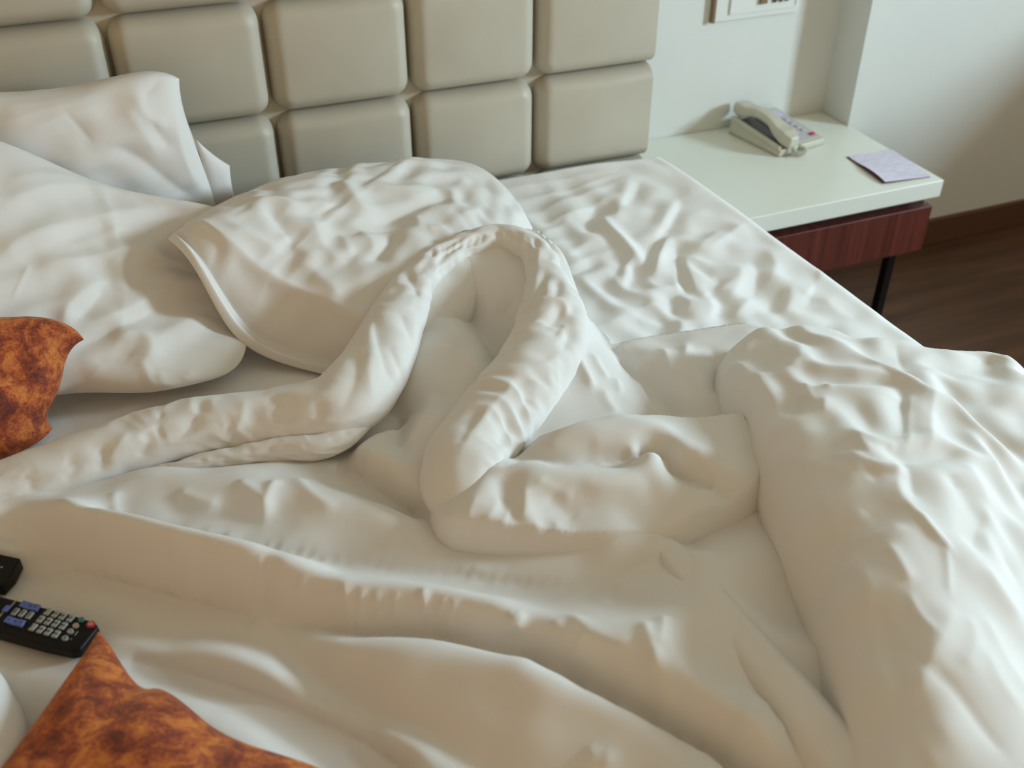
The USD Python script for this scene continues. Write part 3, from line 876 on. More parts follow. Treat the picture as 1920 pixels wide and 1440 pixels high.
# flap edge of the inside cloth
L([(752, 792, 3.0), (705, 812, 4.0), (672, 838, 4.4), (690, 868, 4.2), (745, 905, 4.2), (805, 945, 4.0)], 1.4, True)
L([(736, 810, 1.0), (682, 826, 1.5), (634, 844, 1.2), (660, 892, 1.2), (724, 936, 1.2), (786, 976, 1.4)], 1.0)
L([(745, 800, 1.2), (752, 830, 2.6), (760, 850, 4.6)], 1.0, True)
L([(720, 840, 5.2), (760, 880, 5.6), (800, 910, 5.2)], .7)
L([(775, 800, 5.2), (820, 790, 6.0), (870, 770, 6.4)], .7)
L([(790, 850, 5.8), (840, 830, 6.2), (900, 800, 6.0)], .6)
# inside the loop: bright hump, groove, dark inner wall
L([(775, 690, 5.8), (840, 700, 6.6), (900, 740, 6.4)], .7)
L([(780, 610, 6.0), (850, 625, 6.8), (900, 675, 6.8), (935, 735, 6.0), (900, 790, 6)], 0.9)
L([(790, 570, 5.0), (850, 592, 5.2), (895, 640, 5.0), (930, 690, 4.2)], .8)
L([(795, 535, 3.6), (838, 560, 3.0), (880, 600, 2.6), (915, 650, 2.4), (940, 690, 2.2), (975, 690, 2.2)], 1.5, True)
L([(810, 505, 8.5), (860, 500, 9.5), (920, 480, 10.5), (975, 475, 10.5)], 1.0)
L([(840, 545, 5.0), (890, 560, 6.0), (940, 585, 5.6), (975, 620, 4.8)], .7)
L([(800, 470, 11), (870, 440, 12), (940, 428, 12.5), (1000, 440, 12.5), (1045, 475, 12)], 1.0)
L([(990, 520, 10), (1000, 600, 8), (1000, 680, 6)], 0.6)
# right skirt of the loop
L([(1098, 580, 9), (1085, 650, 8), (1060, 720, 7), (1030, 780, 6.5)], 0.8)
L([(1095, 610, 7.5), (1130, 690, 5.8), (1150, 760, 5.2), (1180, 800, 4.6)], 0.6)
L([(1103, 612, 5.5), (1165, 690, 2.6), (1215, 752, 2.0), (1245, 800, 1.8)], 1.0)
L([(1112, 606, 1.0), (1175, 690, 0.8), (1228, 752, 0.8), (1252, 792, 0.8)], 1.3, True)
# piece between skirt and puff
L([(1150, 655, 1.6), (1220, 640, 2.2), (1300, 633, 2.6), (1400, 622, 3.2)], 1.0)
L([(1190, 690, 2.4), (1250, 670, 3.4), (1330, 680, 3.6), (1390, 700, 2.6)], .8)
L([(1260, 740, 2.6), (1300, 760, 3.4), (1350, 760, 3.0)], .8)
L([(1000, 900, 4), (1200, 900, 4), (1380, 880, 3)], 0.3)
# right part in front of the tongue
L([(1285, 1030, 2.2), (1330, 1010, 2.6), (1400, 985, 2.6)], .8)
L([(1262, 1030, 4.4), (1290, 1060, 4.8)], .5)
L([(1315, 1035, 5.0), (1345, 1058, 5.4), (1342, 1090, 5.8), (1310, 1125, 6.2), (1270, 1150, 6.4), (1180, 1150, 6.2), (1090, 1150, 6.0)], 1.0)
L([(1360, 1045, 4.8), (1400, 1030, 4.6), (1440, 1030, 4)], .6)
L([(1390, 1120, 4.6), (1430, 1150, 4.0), (1480, 1180, 3.4)], .6)
L([(1335, 1112, 5.8), (1400, 1160, 5.8), (1470, 1200, 5.4), (1525, 1222, 5)], .8, True)
L([(1290, 1230, 6.2), (1380, 1300, 5.8), (1450, 1360, 5.4), (1530, 1430, 4.8)], .6)
L([(1400, 1250, 5.4), (1460, 1290, 5.0), (1500, 1320, 4.4)], .5)
# R3
L([(500, 1142, 1.0), (560, 1180, 2.2), (640, 1215, 4.4), (750, 1262, 5.4), (880, 1298, 5.6), (1000, 1338, 5.6), (1100, 1356, 5.4), (1200, 1376, 5.2), (1310, 1420, 5), (1400, 1475, 5), (1500, 1560, 5)], 1.0)
L([(560, 1215, 2.4), (640, 1255, 3.2), (760, 1310, 4.2), (900, 1360, 4.4), (1050, 1410, 4.4), (1200, 1460, 4.4)], .7)
L([(480, 1205, 1.0), (600, 1265, 1.6), (700, 1325, 2.2), (820, 1395, 2.4), (920, 1450, 2.4)], .5)
L([(800, 1480, 2), (1000, 1600, 3), (1300, 1700, 3)], .4)
B.solve(1.0, 0.004)
#B_STROKES
B.strokes([
    # puckers hanging off the big ridge
    (([640, 1095], [650, 1130], [665, 1175]), 4, 7), (([672, 1105], [678, 1140], [670, 1180]), 4, 6), (([700, 1112], [712, 1140]), 3, 6), (([740, 1118], [745, 1160]), 4, 6), (([790, 1105], [795, 1130], [800, 1165]), 5, 6),
    (([825, 1125], [830, 1155]), 4, 6), (([855, 1125], [845, 1160], [838, 1190]), 4, 6), (([560, 1090], [570, 1120]), 3, 7), (([960, 1150], [958, 1190]), 6, 8), (([980, 1150], [968, 1188]), 5, 8),
    (([1030, 1165], [1060, 1190], [1100, 1225]), 5, 9), (([1062, 1150], [1100, 1180], [1140, 1205], [1200, 1218]), 5, 10), (([1080, 1200], [1110, 1225], [1125, 1240]), 4, 7),
    (([1205, 1165], [1215, 1200], [1235, 1270]), 5, 9), (([1245, 1155], [1240, 1190], [1235, 1220]), 5, 9), (([1225, 1215], [1240, 1270], [1265, 1330]), 4, 9),
    (([220, 920], [215, 945], [225, 975]), 4, 9), (([440, 905], [480, 930], [500, 965]), 5, 10), (([520, 900], [500, 950], [495, 985]), 5, 9), (([555, 895], [590, 935], [640, 960]), 4, 10), (([330, 915], [360, 935], [420, 950]), 4, 10),
    (([190, 1010], [200, 1040]), 3, 7), (([320, 1045], [340, 1075], [380, 1095]), 3, 8), (([480, 1070], [495, 1100]), 3, 7),
    
    (([1390, 1290], [1400, 1330], [1385, 1380]), 3, 12), (([1440, 1310], [1410, 1360], [1390, 1400]), 4, 12), (([1480, 1340], [1450, 1380]), 3, 10), (([1100, 1400], [1120, 1430]), 4, 9), (([1140, 1405], [1135, 1440]), 4, 9),
    (([790, 605], [830, 605], [870, 640]), 3, 9), (([900, 540], [915, 570], [920, 610]), 3, 8), (([940, 545], [930, 590]), 3, 8), (([940, 600], [965, 560]), -3, 9),
    (([800, 665], [850, 655], [890, 690]), 3, 9), (([760, 782], [800, 780], [850, 785]), 2.5, 6), (([800, 730], [830, 740], [850, 770]), -3, 9), (([680, 850], [710, 860], [740, 850]), 3, 9),
    (([1075, 655], [1090, 690], [1112, 735]), 6, 8), (([1110, 660], [1122, 690], [1140, 715]), 4, 7), (([1190, 690], [1205, 740], [1228, 785]), 4, 8), (([1140, 640], [1170, 660], [1200, 690]), 3, 8),
    (([1130, 730], [1140, 760], [1160, 780]), 3, 9), (([1155, 710], [1160, 740]), 3, 7), (([1240, 650], [1255, 690], [1260, 740]), 4, 9), (([1290, 640], [1290, 690], [1310, 735]), 5, 10), (([1330, 650], [1350, 690], [1335, 740]), -4, 10),
    (([1150, 1140], [1130, 1110], [1180, 1090]), 2, 12), (([1275, 1060], [1290, 1100], [1290, 1140]), -3, 12),
])
B.h = B.h + 0.0045 * (fbm2(B.X * 7, B.Y * 7, 8, 3) - 0.5)
B.h = np.maximum(B.h, 0.013)
B.wrinkle(np.array([0.8, 0.8]), 0.006, ((4, 0.016, 120, 0.03), (2, 0.008, 60, 0.04), (1, 0.0025, 20, 0.05)), 8, 0.0014, 1.4, 1.1)
bp = np.array([P(*q)[:2] for q in [(-260, 905, 1), (200, 870, 1), (400, 815, 1), (600, 740, 1), (680, 640, 4), (740, 540, 8), (800, 465, 11), (870, 435, 12), (940, 425, 12.5), (1010, 435, 12.5), (1055, 480, 11), (1100, 575, 5), (1112, 606, 1.0), (1150, 646, 1.2), (1220, 634, 1.5), (1300, 626, 1.8), (1400, 615, 2.2), (1500, 640, 2), (1700, 760, 0), (1900, 900, 0), (1980, 1200, 0), (1700, 1700, 0), (900, 1900, 0), (-300, 1900, 0)]])
obj('duvet_body', B.mesh(bp), M['cotton'], duvet, smooth=True)
#ROLLS

def roll_wrinkle(seed, amp, k=1.0, slant=0.5):
    def f(S, TH, R):
        t = TH / (2 * np.pi)
        c, s = np.cos(TH), np.sin(TH)
        a = meshkit.noise(np.stack([S / 0.032 * k + slant * 3 * s, 1.1 * c + 4, 1.1 * s + seed], -1), seed)
        b = meshkit.noise(np.stack([S / 0.017 * k - slant * 2 * c, 1.4 * c + 9, 1.4 * s + seed], -1), seed + 3)
        big = meshkit.noise(np.stack([S / 0.12, c, s + seed], -1), seed + 9)
        msk = np.clip(meshkit.noise(np.stack([S / 0.09, 1.2 * c, 1.2 * s + 3 * seed], -1), seed + 5) * 2.2 - 0.5, 0.15, 1)
        r1, r2 = (1 - np.abs(2 * a - 1)) ** 2, (1 - np.abs(2 * b - 1)) ** 2
        return amp * msk * (0.75 * (r1 - 0.35) + 0.35 * (r2 - 0.35)) + 0.12 * R * (big - 0.5)
    return f


def roll(name, rows, seed, amp, flat=0.9, n=560, nt=120, k=1.0, slant=0.5, ex=None):
    path = np.array([[*P(u, v, h), r / 100.0] for u, v, h, r in rows])
    V, F = tube(path, n, nt, roll_wrinkle(seed, amp, k, slant), flat)
    G = V[:n * nt].reshape(n, nt, 3)
    G = np.concatenate([G, G[:, :1]], 1)[:, ::-1]
    fade = np.ones(nt + 1)
    fade[:4] = fade[-4:] = [0, 0.3, 0.6, 0.9]
    fade[-4:] = fade[-4:][::-1]
    t_ = np.linspace(0, 1, n)[:, None, None]
    E = np.ones((n, nt + 1, 1)) * (ex if ex is not None else np.clip(0.25 + 0.75 * np.clip((t_ - 0.38) / 0.12, 0, 1), 0, 1)) * np.array([1.0, 0.35])
    ss = surf_strokes(G, ROLL_STROKES if name == 'rolled_edge' else [])
    D = buckle(G, E, 0.009 * fade[None] * np.ones((n, 1)), ((3, 0.035, 160, 0.03), (1, 0.012, 60, 0.03)), seed, 0.0012, 1.2 * ss * fade[None])
    nr = np.cross(np.gradient(G, axis=0), np.gradient(G, axis=1))
    D = D + nr / np.linalg.norm(nr, axis=-1, keepdims=True) * (0.5 * ss * fade[None])[..., None]
    G = (G + D)[:, ::-1][:, :nt]
    V[:n * nt] = G.reshape(-1, 3)
    return obj(name, (V, F), M['cotton'], duvet, smooth=True)


ROLL_STROKES = [(([40, 882], [58, 905], [55, 925]), 4, 8), (([180, 832], [200, 852], [186, 890]), 4, 8), (([310, 762], [300, 800], [310, 832]), 4, 8), (([380, 740], [362, 780], [332, 832]), 4, 8), (([500, 738], [520, 762], [506, 800]), 5, 8), (([530, 742], [545, 772], [522, 802]), 4, 8), (([590, 742], [600, 772], [562, 802]), 5, 8), (([420, 802], [440, 822], [426, 850]), 4, 8), (([240, 800], [230, 830], [200, 870]), -4, 8), (([120, 860], [140, 880], [120, 905]), 4, 8), (([460, 742], [450, 790], [420, 830]), -4, 8), (([270, 800], [280, 830], [262, 862]), 4, 8), (([690, 540], [698, 600], [728, 690], [758, 738]), 6, 9), (([712, 560], [694, 622], [738, 718]), -6, 9), (([760, 500], [776, 530], [788, 560]), 4, 7), (([755, 582], [776, 640]), 4, 7), (([700, 642], [690, 700], [702, 758]), -4, 9), (([665, 650], [660, 720], [640, 780]), 4, 9), (([735, 640], [750, 680], [762, 720]), 4, 8), (([810, 458], [812, 476]), 4, 4.5), (([826, 455], [830, 480]), 4, 4.5), (([850, 446], [848, 470]), 4, 4.5), (([880, 440], [878, 465]), 4, 4.5), (([896, 436], [890, 465]), 4, 4.5), (([911, 433], [905, 460]), 4, 4.5), (([925, 428], [934, 440], [930, 455]), 4, 4.5), (([945, 428], [955, 450]), 4, 4.5), (([965, 432], [970, 460]), 4, 4.5), (([985, 436], [990, 465]), 4, 4.5), (([1003, 440], [1006, 460]), 4, 4.5), (([838, 450], [836, 476]), 4, 4.5), (([866, 444], [862, 468]), 4, 4.5), (([1010, 452], [1004, 500], [1000, 540]), -4, 9), (([1026, 500], [1002, 560]), 4, 8), (([1056, 560], [1030, 600], [1014, 612]), 5, 8), (([1084, 568], [1060, 602], [1030, 632]), 5, 8), (([1050, 520], [1035, 560]), 4, 7), (([1040, 700], [1000, 702], [960, 722]), 4, 9), (([985, 690], [930, 752], [880, 812], [852, 868]), -3, 6), (([900, 762], [872, 800]), 3, 7), (([882, 792], [862, 830]), 3, 7), (([1060, 640], [1020, 680], [990, 690]), -4, 9), (([1075, 610], [1040, 660], [1000, 672]), 4, 8), (([940, 770], [960, 800], [940, 830]), 4, 9), (([1000, 740], [980, 780], [990, 810]), 4, 9)]
roll('rolled_edge', [(-160, 960, 3.6, 3.6), (0, 912, 4.2, 4.0), (100, 880, 4.5, 4.3), (200, 846, 4.8, 4.6), (300, 818, 5, 4.9), (400, 797, 5.2, 5.0), (500, 782, 5.4, 5.1), (580, 773, 5.8, 5.6), (640, 757, 6.4, 6.0), (688, 712, 7.2, 5.9), (722, 650, 8.2, 5.3), (750, 585, 9.4, 4.4), (780, 530, 10.4, 3.5), (825, 487, 11.0, 2.9), (885, 457, 11.4, 2.7), (945, 447, 11.4, 2.8), (997, 468, 11.2, 2.9), (1022, 520, 10.4, 3.4), (1034, 585, 9.2, 5.4), (1024, 650, 8.0, 6.1), (984, 720, 7.0, 6.2), (930, 785, 6.2, 6.2), (887, 845, 6.0, 6.0), (868, 895, 5.8, 5.7), (872, 940, 5.0, 4.8), (895, 970, 4.2, 3.4)], 4, 0.0035, flat=0.82)
roll('rolled_hem', [(260, 886, 2.6, 0.5), (330, 876, 3.2, 0.9), (400, 862, 3.6, 1.3), (470, 850, 3.8, 1.6), (540, 842, 4.0, 1.9), (600, 838, 4.2, 2.0), (650, 818, 4.4, 1.7), (690, 785, 4.8, 1.0)], 7, 0.003, n=260, nt=80, ex=0.5)

# the tongue: flat corner of the duvet lying on top
T = Field(0.22, 0.86, -1.30, -0.90, 0.006, 0.003)
T.line([(862, 895, 7.4), (842, 925, 7.4), (846, 985, 7.4), (900, 1015, 6.6), (1000, 1025, 6.2), (1130, 1024, 6.0), (1260, 1004, 4.8), (1400, 945, 5.0)], .8)
T.line([(940, 885, 8.8), (895, 935, 8.8), (1000, 960, 7.6), (1120, 950, 7.0), (1250, 930, 6.8), (1360, 910, 6.4)], .8)
T.line([(976, 853, 7.6), (1010, 857, 7.6), (1080, 870, 7.2), (1180, 866, 6.6), (1225, 868, 6.0), (1265, 892, 5.6), (1330, 922, 5.4), (1400, 950, 5.2)], 1.3, True)
T.line([(995, 882, 9.4), (1080, 894, 9.0), (1180, 887, 8.6), (1240, 903, 8.0)], .8)
T.line([(1030, 838, 8.8), (1120, 815, 9.4), (1200, 800, 9.4), (1260, 815, 8.8), (1330, 835, 8.2), (1400, 860, 7.4)], .8)
T.line([(1180, 840, 8.8), (1260, 855, 8.4), (1330, 880, 7.6)], .6)
T.line([(880, 830, 7.5), (900, 800, 7.0), (950, 800, 7.0), (1010, 810, 7.5)], .8)
T.line([(1060, 780, 7.5), (1200, 760, 7), (1400, 780, 7)], .5)
T.line([(760, 960, 6), (820, 1060, 4.6), (1000, 1080, 4.4), (1300, 1050, 4.4)], .3)
T.solve(1.0, 0.01)
T.strokes([
    (([975, 852], [950, 845], [925, 835]), -6, 9), (([978, 850], [990, 825], [1010, 800]), -4, 9), (([975, 855], [955, 875], [935, 880]), -4, 8),
    (([830, 845], [870, 870], [915, 888]), 5, 7), (([845, 870], [880, 890], [910, 890]), -4, 7), (([820, 920], [850, 900], [860, 870]), 4, 7),
    (([945, 890], [950, 930], [965, 975]), -5, 16), (([985, 915], [985, 950], [975, 980]), 5, 8), (([1025, 925], [1050, 950], [1085, 975]), -5, 14), (([1000, 900], [1040, 920], [1080, 935]), 4, 9),
    (([905, 985], [925, 960], [935, 930]), 3, 6), (([880, 990], [885, 960], [900, 930]), 3, 6), (([850, 1010], [900, 1005], [960, 1018]), -4, 7), (([845, 980], [850, 950], [840, 930]), 3, 7),
    (([930, 1000], [950, 970], [960, 940]), 3, 5), (([1000, 1010], [1010, 980]), 3, 6), (([1040, 1005], [1045, 975]), 2.5, 6), (([1100, 830], [1160, 840], [1200, 860]), 3, 10), (([1195, 835], [1225, 850], [1240, 870]), 4, 9),
    (([1080, 905], [1150, 915], [1220, 905]), 3, 12), (([1300, 840], [1310, 870], [1290, 890]), 3, 12), (([900, 830], [930, 820], [960, 800]), 4, 8), (([860, 830], [890, 815], [910, 790]), 3, 6),
])
te = np.clip((0.66 - T.X) / 0.15, 0.12, 1)[..., None]
T.wrinkle(te * np.array([1, 1]), 0.008, ((5, 0.045, 200, 0.02), (2, 0.025, 90, 0.025), (1, 0.014, 40, 0.012)), 31, 0.0015, 1.3, 0.5)
tp = np.array([P(*q)[:2] for q in [(808, 962, 3.2), (805, 988, 3.2), (815, 1012, 3.2), (840, 1030, 3.2), (890, 1040, 3.2), (960, 1045, 3.2), (1040, 1046, 3.4), (1130, 1044, 3.6), (1200, 1034, 3.4), (1270, 1016, 3.6), (1340, 988, 3.6), (1420, 950, 3.6), (1440, 900, 3.6), (1420, 840, 3.6), (1392, 800, 3.6), (1310, 792, 5.0), (1230, 786, 5.5), (1170, 790, 6.0), (1090, 812, 5.5), (1040, 830, 5.5), (1005, 820, 6), (975, 840, 6.5), (935, 862, 6.5), (885, 885, 6.5), (845, 905, 5.5), (818, 930, 3.6)]])
tq = spline(np.c_[np.vstack([tp, tp[:1]]), np.zeros(len(tp) + 1)], 160)[:-1, :2]
obj('folded_corner', T.mesh(tq, edge=(0.018, 0.030)), M['cotton'], duvet, smooth=True)

# the puffed, folded-over part on the right
Q = Field(0.48, 1.50, -2.02, -0.82, 0.008, 0.004)
Q.line([(1360, 720, 8), (1400, 660, 9), (1450, 628, 9.6), (1560, 622, 9.6), (1690, 650, 8.6), (1800, 665, 7), (1860, 690, 4.5)], .8)
Q.line([(1480, 700, 11.5), (1600, 690, 12.2), (1720, 720, 11.8), (1830, 760, 9)], .7)
Q.line([(1400, 830, 10), (1430, 950, 9), (1490, 1100, 8), (1530, 1200, 8), (1560, 1330, 8), (1580, 1500, 8)], .8)
Q.line([(1500, 820, 13.4), (1660, 850, 15.6), (1780, 880, 14.4), (1900, 920, 8.5)], .8)
Q.line([(1530, 960, 13.2), (1700, 1000, 15.8), (1820, 1040, 14.4), (1950, 1080, 8)], .8)
Q.line([(1570, 1120, 12.6), (1730, 1180, 15.4), (1850, 1230, 14.0), (1990, 1280, 7)], .8)
Q.line([(1610, 1300, 11.8), (1770, 1370, 14.6), (1900, 1430, 13.6)], .8)
Q.line([(1640, 1500, 12.5), (1780, 1600, 13)], .6)
Q.world(np.array([[1.235, -0.95, 0.065], [1.235, -1.3, 0.065], [1.23, -1.7, 0.06], [1.23, -2.0, 0.06]]), .7)
Q.world(np.array([[1.30, -0.95, -0.03], [1.31, -1.3, -0.02], [1.31, -1.7, -0.02], [1.31, -2.0, -0.02]]), .7)
Q.world(np.array([[1.36, -0.95, -0.16], [1.37, -1.3, -0.16], [1.37, -1.7, -0.16], [1.37, -2.0, -0.16]]), .7)
Q.world(np.array([[1.42, -0.95, -0.30], [1.43, -1.3, -0.30], [1.43, -1.7, -0.30], [1.43, -2.0, -0.30]]), .7)
Q.solve(1.0, 0.004)
Q.strokes([
    (([1500, 630], [1580, 655], [1650, 690], [1720, 725], [1780, 770]), 7, 11), (([1555, 650], [1620, 675], [1690, 715], [1760, 735]), -5, 11), (([1500, 680], [1560, 690], [1640, 700], [1700, 715]), 6, 10),
    (([1480, 690], [1500, 680], [1530, 675]), 5, 9), (([1510, 720], [1600, 705], [1690, 720]), -6, 12), (([1690, 715], [1697, 770], [1697, 830]), -9, 11), (([1703, 725], [1703, 780], [1700, 845]), 8, 8),
    (([1745, 735], [1745, 790], [1740, 850]), 4, 7), (([1760, 735], [1800, 780], [1850, 830], [1920, 870]), 6, 10), (([1780, 725], [1830, 780], [1900, 850]), -4, 10),
    (([1515, 712], [1518, 740], [1530, 760]), 5, 8), (([1545, 705], [1558, 735]), 5, 7), (([1548, 745], [1545, 775]), 4, 7), (([1500, 735], [1520, 750]), 4, 8), (([1560, 730], [1590, 730], [1640, 735], [1690, 735]), 3, 9),
    (([1600, 750], [1630, 790], [1620, 810]), -4, 14), (([1605, 815], [1640, 830], [1690, 840]), 6, 8), (([1600, 805], [1620, 840], [1640, 860]), 5, 8), (([1640, 825], [1690, 850], [1740, 855], [1800, 850]), -6, 10),
    (([1690, 830], [1760, 835], [1820, 865], [1880, 875]), 5, 11), (([1595, 850], [1620, 870], [1660, 880], [1700, 880]), 7, 8), (([1560, 855], [1590, 865], [1615, 890]), 4, 9), (([1620, 895], [1660, 890], [1700, 905]), -5, 14),
    (([1700, 850], [1710, 900], [1720, 940]), -5, 8), (([1690, 870], [1685, 910], [1695, 945]), 5, 8), (([1715, 960], [1750, 1000], [1790, 1045]), 6, 5), (([1690, 930], [1720, 970], [1770, 1030]), 4, 5), (([1770, 1025], [1778, 1080], [1780, 1120]), 4, 5),
    (([1830, 1040], [1835, 1000], [1850, 960]), -5, 9), (([1860, 960], [1850, 1010], [1870, 1060]), 5, 12), (([1840, 1060], [1870, 1110], [1910, 1170]), 5, 11), (([1880, 1040], [1920, 1080]), -4, 10),
    (([1580, 1018], [1640, 1010], [1700, 985]), 5, 10), (([1540, 985], [1580, 980], [1630, 960]), 4, 12), (([1660, 1020], [1690, 1060], [1710, 1100]), 6, 8), (([1570, 1055], [1610, 1070], [1630, 1110], [1635, 1160]), 6, 11),
    (([1650, 1110], [1655, 1170], [1670, 1240], [1690, 1340]), -5, 10), (([1660, 1120], [1675, 1180], [1690, 1220]), 4, 9), (([1705, 1110], [1725, 1160], [1760, 1200]), 4, 6), (([1790, 1130], [1760, 1200], [1730, 1270], [1700, 1350]), 8, 14),
    (([1720, 1230], [1770, 1270], [1830, 1340], [1900, 1430]), -4, 8), (([1660, 1170], [1720, 1240], [1790, 1300]), -3, 7), (([1810, 1150], [1825, 1200], [1800, 1260]), 5, 12), (([1850, 1220], [1880, 1290], [1920, 1340]), 3, 9),
    (([1840, 1150], [1880, 1230], [1930, 1310]), 5, 12), (([1700, 1350], [1730, 1400], [1760, 1450]), 3, 9), (([1610, 1380], [1660, 1410], [1700, 1450]), 3, 9), (([1560, 1200], [1600, 1240], [1620, 1300]), 2.5, 16),
    (([1350, 690], [1380, 680], [1395, 710], [1390, 740]), 4, 9), (([1375, 720], [1400, 760], [1395, 800]), -5, 10), (([1420, 690], [1430, 740], [1420, 790]), 4, 14), (([1440, 650], [1490, 650], [1495, 680]), 4, 12),
    (([1440, 830], [1470, 850], [1560, 880], [1620, 905]), 3, 9), (([1400, 880], [1420, 920], [1430, 960]), 3, 8), (([1480, 780], [1510, 740], [1530, 720]), -5, 14), (([1800, 870], [1830, 910], [1850, 950]), 4, 12), (([1780, 890], [1800, 920]), -5, 11),
    (([1760, 650], [1790, 660], [1840, 680]), 3, 8), (([1685, 640], [1690, 665], [1700, 690]), -3, 6), (([1800, 800], [1850, 870], [1920, 960]), 5, 12), (([1480, 605], [1540, 600], [1600, 612]), 3, 8),
])
Q.h = Q.h + 0.006 * (fbm2(Q.X * 6, Q.Y * 6, 12, 2) - 0.5)
qe = np.clip((Q.X - 0.62 + 0.25 * (Q.Y + 1.2)) / 0.25, 0.12, 1)[..., None]
Q.wrinkle(qe * np.array([1, 0.8]), 0.010, ((4, 0.042, 200, 0.02), (2, 0.022, 90, 0.025), (1, 0.014, 40, 0.012)), 41, 0.0015, 1.3, 0.55)
qp = np.array([P(*q)[:2] for q in [(1345, 690, 3), (1338, 730, 3), (1350, 775, 3), (1376, 815, 3.2), (1392, 860, 3.2), (1412, 930, 3.2), (1440, 1010, 3), (1475, 1100, 3), (1508, 1182, 3), (1512, 1205, 3), (1524, 1280, 3), (1540, 1370, 3), (1556, 1450, 3), (1575, 1600, 3)]] + [np.array([0.50, -2.0]), np.array([1.46, -2.0]), np.array([1.47, -1.4]), np.array([1.45, -1.12])] + [P(*q)[:2] for q in [(1925, 712, 0), (1880, 682, 2.5), (1840, 662, 4.0), (1800, 650, 5.5), (1730, 640, 6.5), (1690, 632, 7), (1620, 618, 8), (1560, 607, 8.2), (1490, 605, 8.0), (1430, 614, 7), (1385, 642, 5.5), (1358, 668, 4)]])
qq = spline(np.c_[np.vstack([qp, qp[:1]]), np.zeros(len(qp) + 1)], 320)[:-1, :2]
obj('folded_over_layer', Q.mesh(qq, edge=(0.05, 0.055)), M['cotton'], duvet, smooth=True)

# ------------------------------------------------------------------ pillows
def W(*rows):
    return [P(*r) for r in rows]


LV = ((5, 0.03, 160, 0.02), (2, 0.022, 60, 0.02), (1, 0.014, 40, 0.012))
pa = thing('pillow', 'white pillow standing upright against the padded headboard at far left', 'pillow')
obj('stuffed_case', pillow(
    [(-0.62, -0.14, 0.60), (-0.2, -0.15, 0.59), (0.15, -0.13, 0.60)], [(-0.60, -0.09, 0.90), (-0.35, -0.10, 0.915), PY(0, 173, -0.12), PY(150, 158, -0.12), PY(275, 134, -0.12), PY(335, 148, -0.12)],
    [(-0.62, -0.14, 0.60), (-0.60, -0.09, 0.90)], [(0.15, -0.13, 0.60), PY(405, 380, -0.135), PY(374, 290, -0.13), PY(346, 215, -0.125), PY(335, 148, -0.12)], 0.085, 0.05, nu=220, nv=150, normal=(0.05, -1, 0.25), power=0.42, wrinkle=((0.6, 1.0), 3, (0.5, 0.8), 0.005, LV), extra=[(([120, 200], [150, 235], [178, 270]), -3, 5), (([205, 276], [265, 298], [312, 335], [375, 376]), -5, 9), (([0, 202], [80, 182], [150, 168]), 3, 10), (([0, 236], [90, 202], [190, 176]), 4, 10), (([40, 256], [110, 226], [200, 196]), 3, 9), (([258, 170], [272, 210], [318, 246]), 6, 11), (([330, 165], [335, 220], [346, 290], [392, 368]), 6, 9), (([282, 225], [300, 250], [325, 280]), -5, 9), (([300, 140], [292, 165], [270, 182]), -4, 9), (([230, 200], [260, 235], [300, 290]), 4, 11)]), M['cotton'], pa, smooth=True)
obj('open_hem', pillow([PY(395, 385, -0.15), PY(442, 380, -0.13)], [PY(368, 262, -0.15), PY(400, 290, -0.14), PY(430, 310, -0.13)], [PY(395, 385, -0.15), PY(368, 262, -0.15)], [PY(442, 380, -0.13), PY(433, 345, -0.135), PY(430, 310, -0.13)], 0.012, 0.010, nu=40, nv=40, power=0.5), M['cotton'], pa, smooth=True)
pb = obj('pillow', pillow(
    [(-0.62, -0.66, 0.585), (-0.35, -0.66, 0.58), *W((110, 740, 3.5), (240, 736, 3.5), (350, 720, 3.5))], [(-0.60, -0.24, 0.80), PY(0, 268, -0.235), PY(180, 342, -0.26), PY(300, 370, -0.29), PY(405, 390, -0.33)],
    [(-0.62, -0.66, 0.585), (-0.60, -0.24, 0.80)], [P(350, 720, 3.5), P(440, 690, 3.5), P(462, 640, 4), P(450, 540, 8), PY(405, 390, -0.33)], 0.055, 0.03, nu=240, nv=180, power=0.58, prof=lambda U, V, f: f * np.clip((1 - U) / 0.5, 0, 1) ** 0.55, wrinkle=((0.6, 1.0), 13, (0.55, 0.35), 0.008, LV), extra=[(([0, 398], [100, 350], [250, 345]), 5, 11), (([0, 485], [60, 440], [120, 420]), 4, 10), (([30, 465], [150, 415], [300, 385]), 5, 11), (([100, 475], [240, 425], [330, 400]), 4, 10), (([28, 560], [45, 520], [60, 490]), 3, 4), (([126, 612], [130, 580], [160, 545], [200, 522]), 6, 10), (([150, 596], [180, 562], [202, 536]), -6, 10), (([165, 602], [250, 572], [320, 532], [372, 522]), 5, 10), (([130, 656], [200, 622], [280, 582], [340, 532]), -5, 9), (([220, 642], [268, 622], [285, 652], [262, 682]), 7, 12), (([256, 668], [280, 700], [292, 728], [335, 738]), 6, 9), (([302, 690], [312, 718], [345, 732]), 5, 8), (([362, 690], [348, 714]), 4, 8), (([200, 502], [290, 472], [330, 480]), 4, 11), (([60, 502], [180, 482], [320, 442]), 5, 11), (([0, 350], [120, 328], [230, 350]), 4, 11), (([290, 640], [330, 610], [400, 590]), 4, 12), (([180, 680], [230, 660], [255, 668]), -4, 11)]), M['cotton'], smooth=True)
tag(pb, 'large white pillow leaning back between the orange cushion and upright pillow', 'pillow')


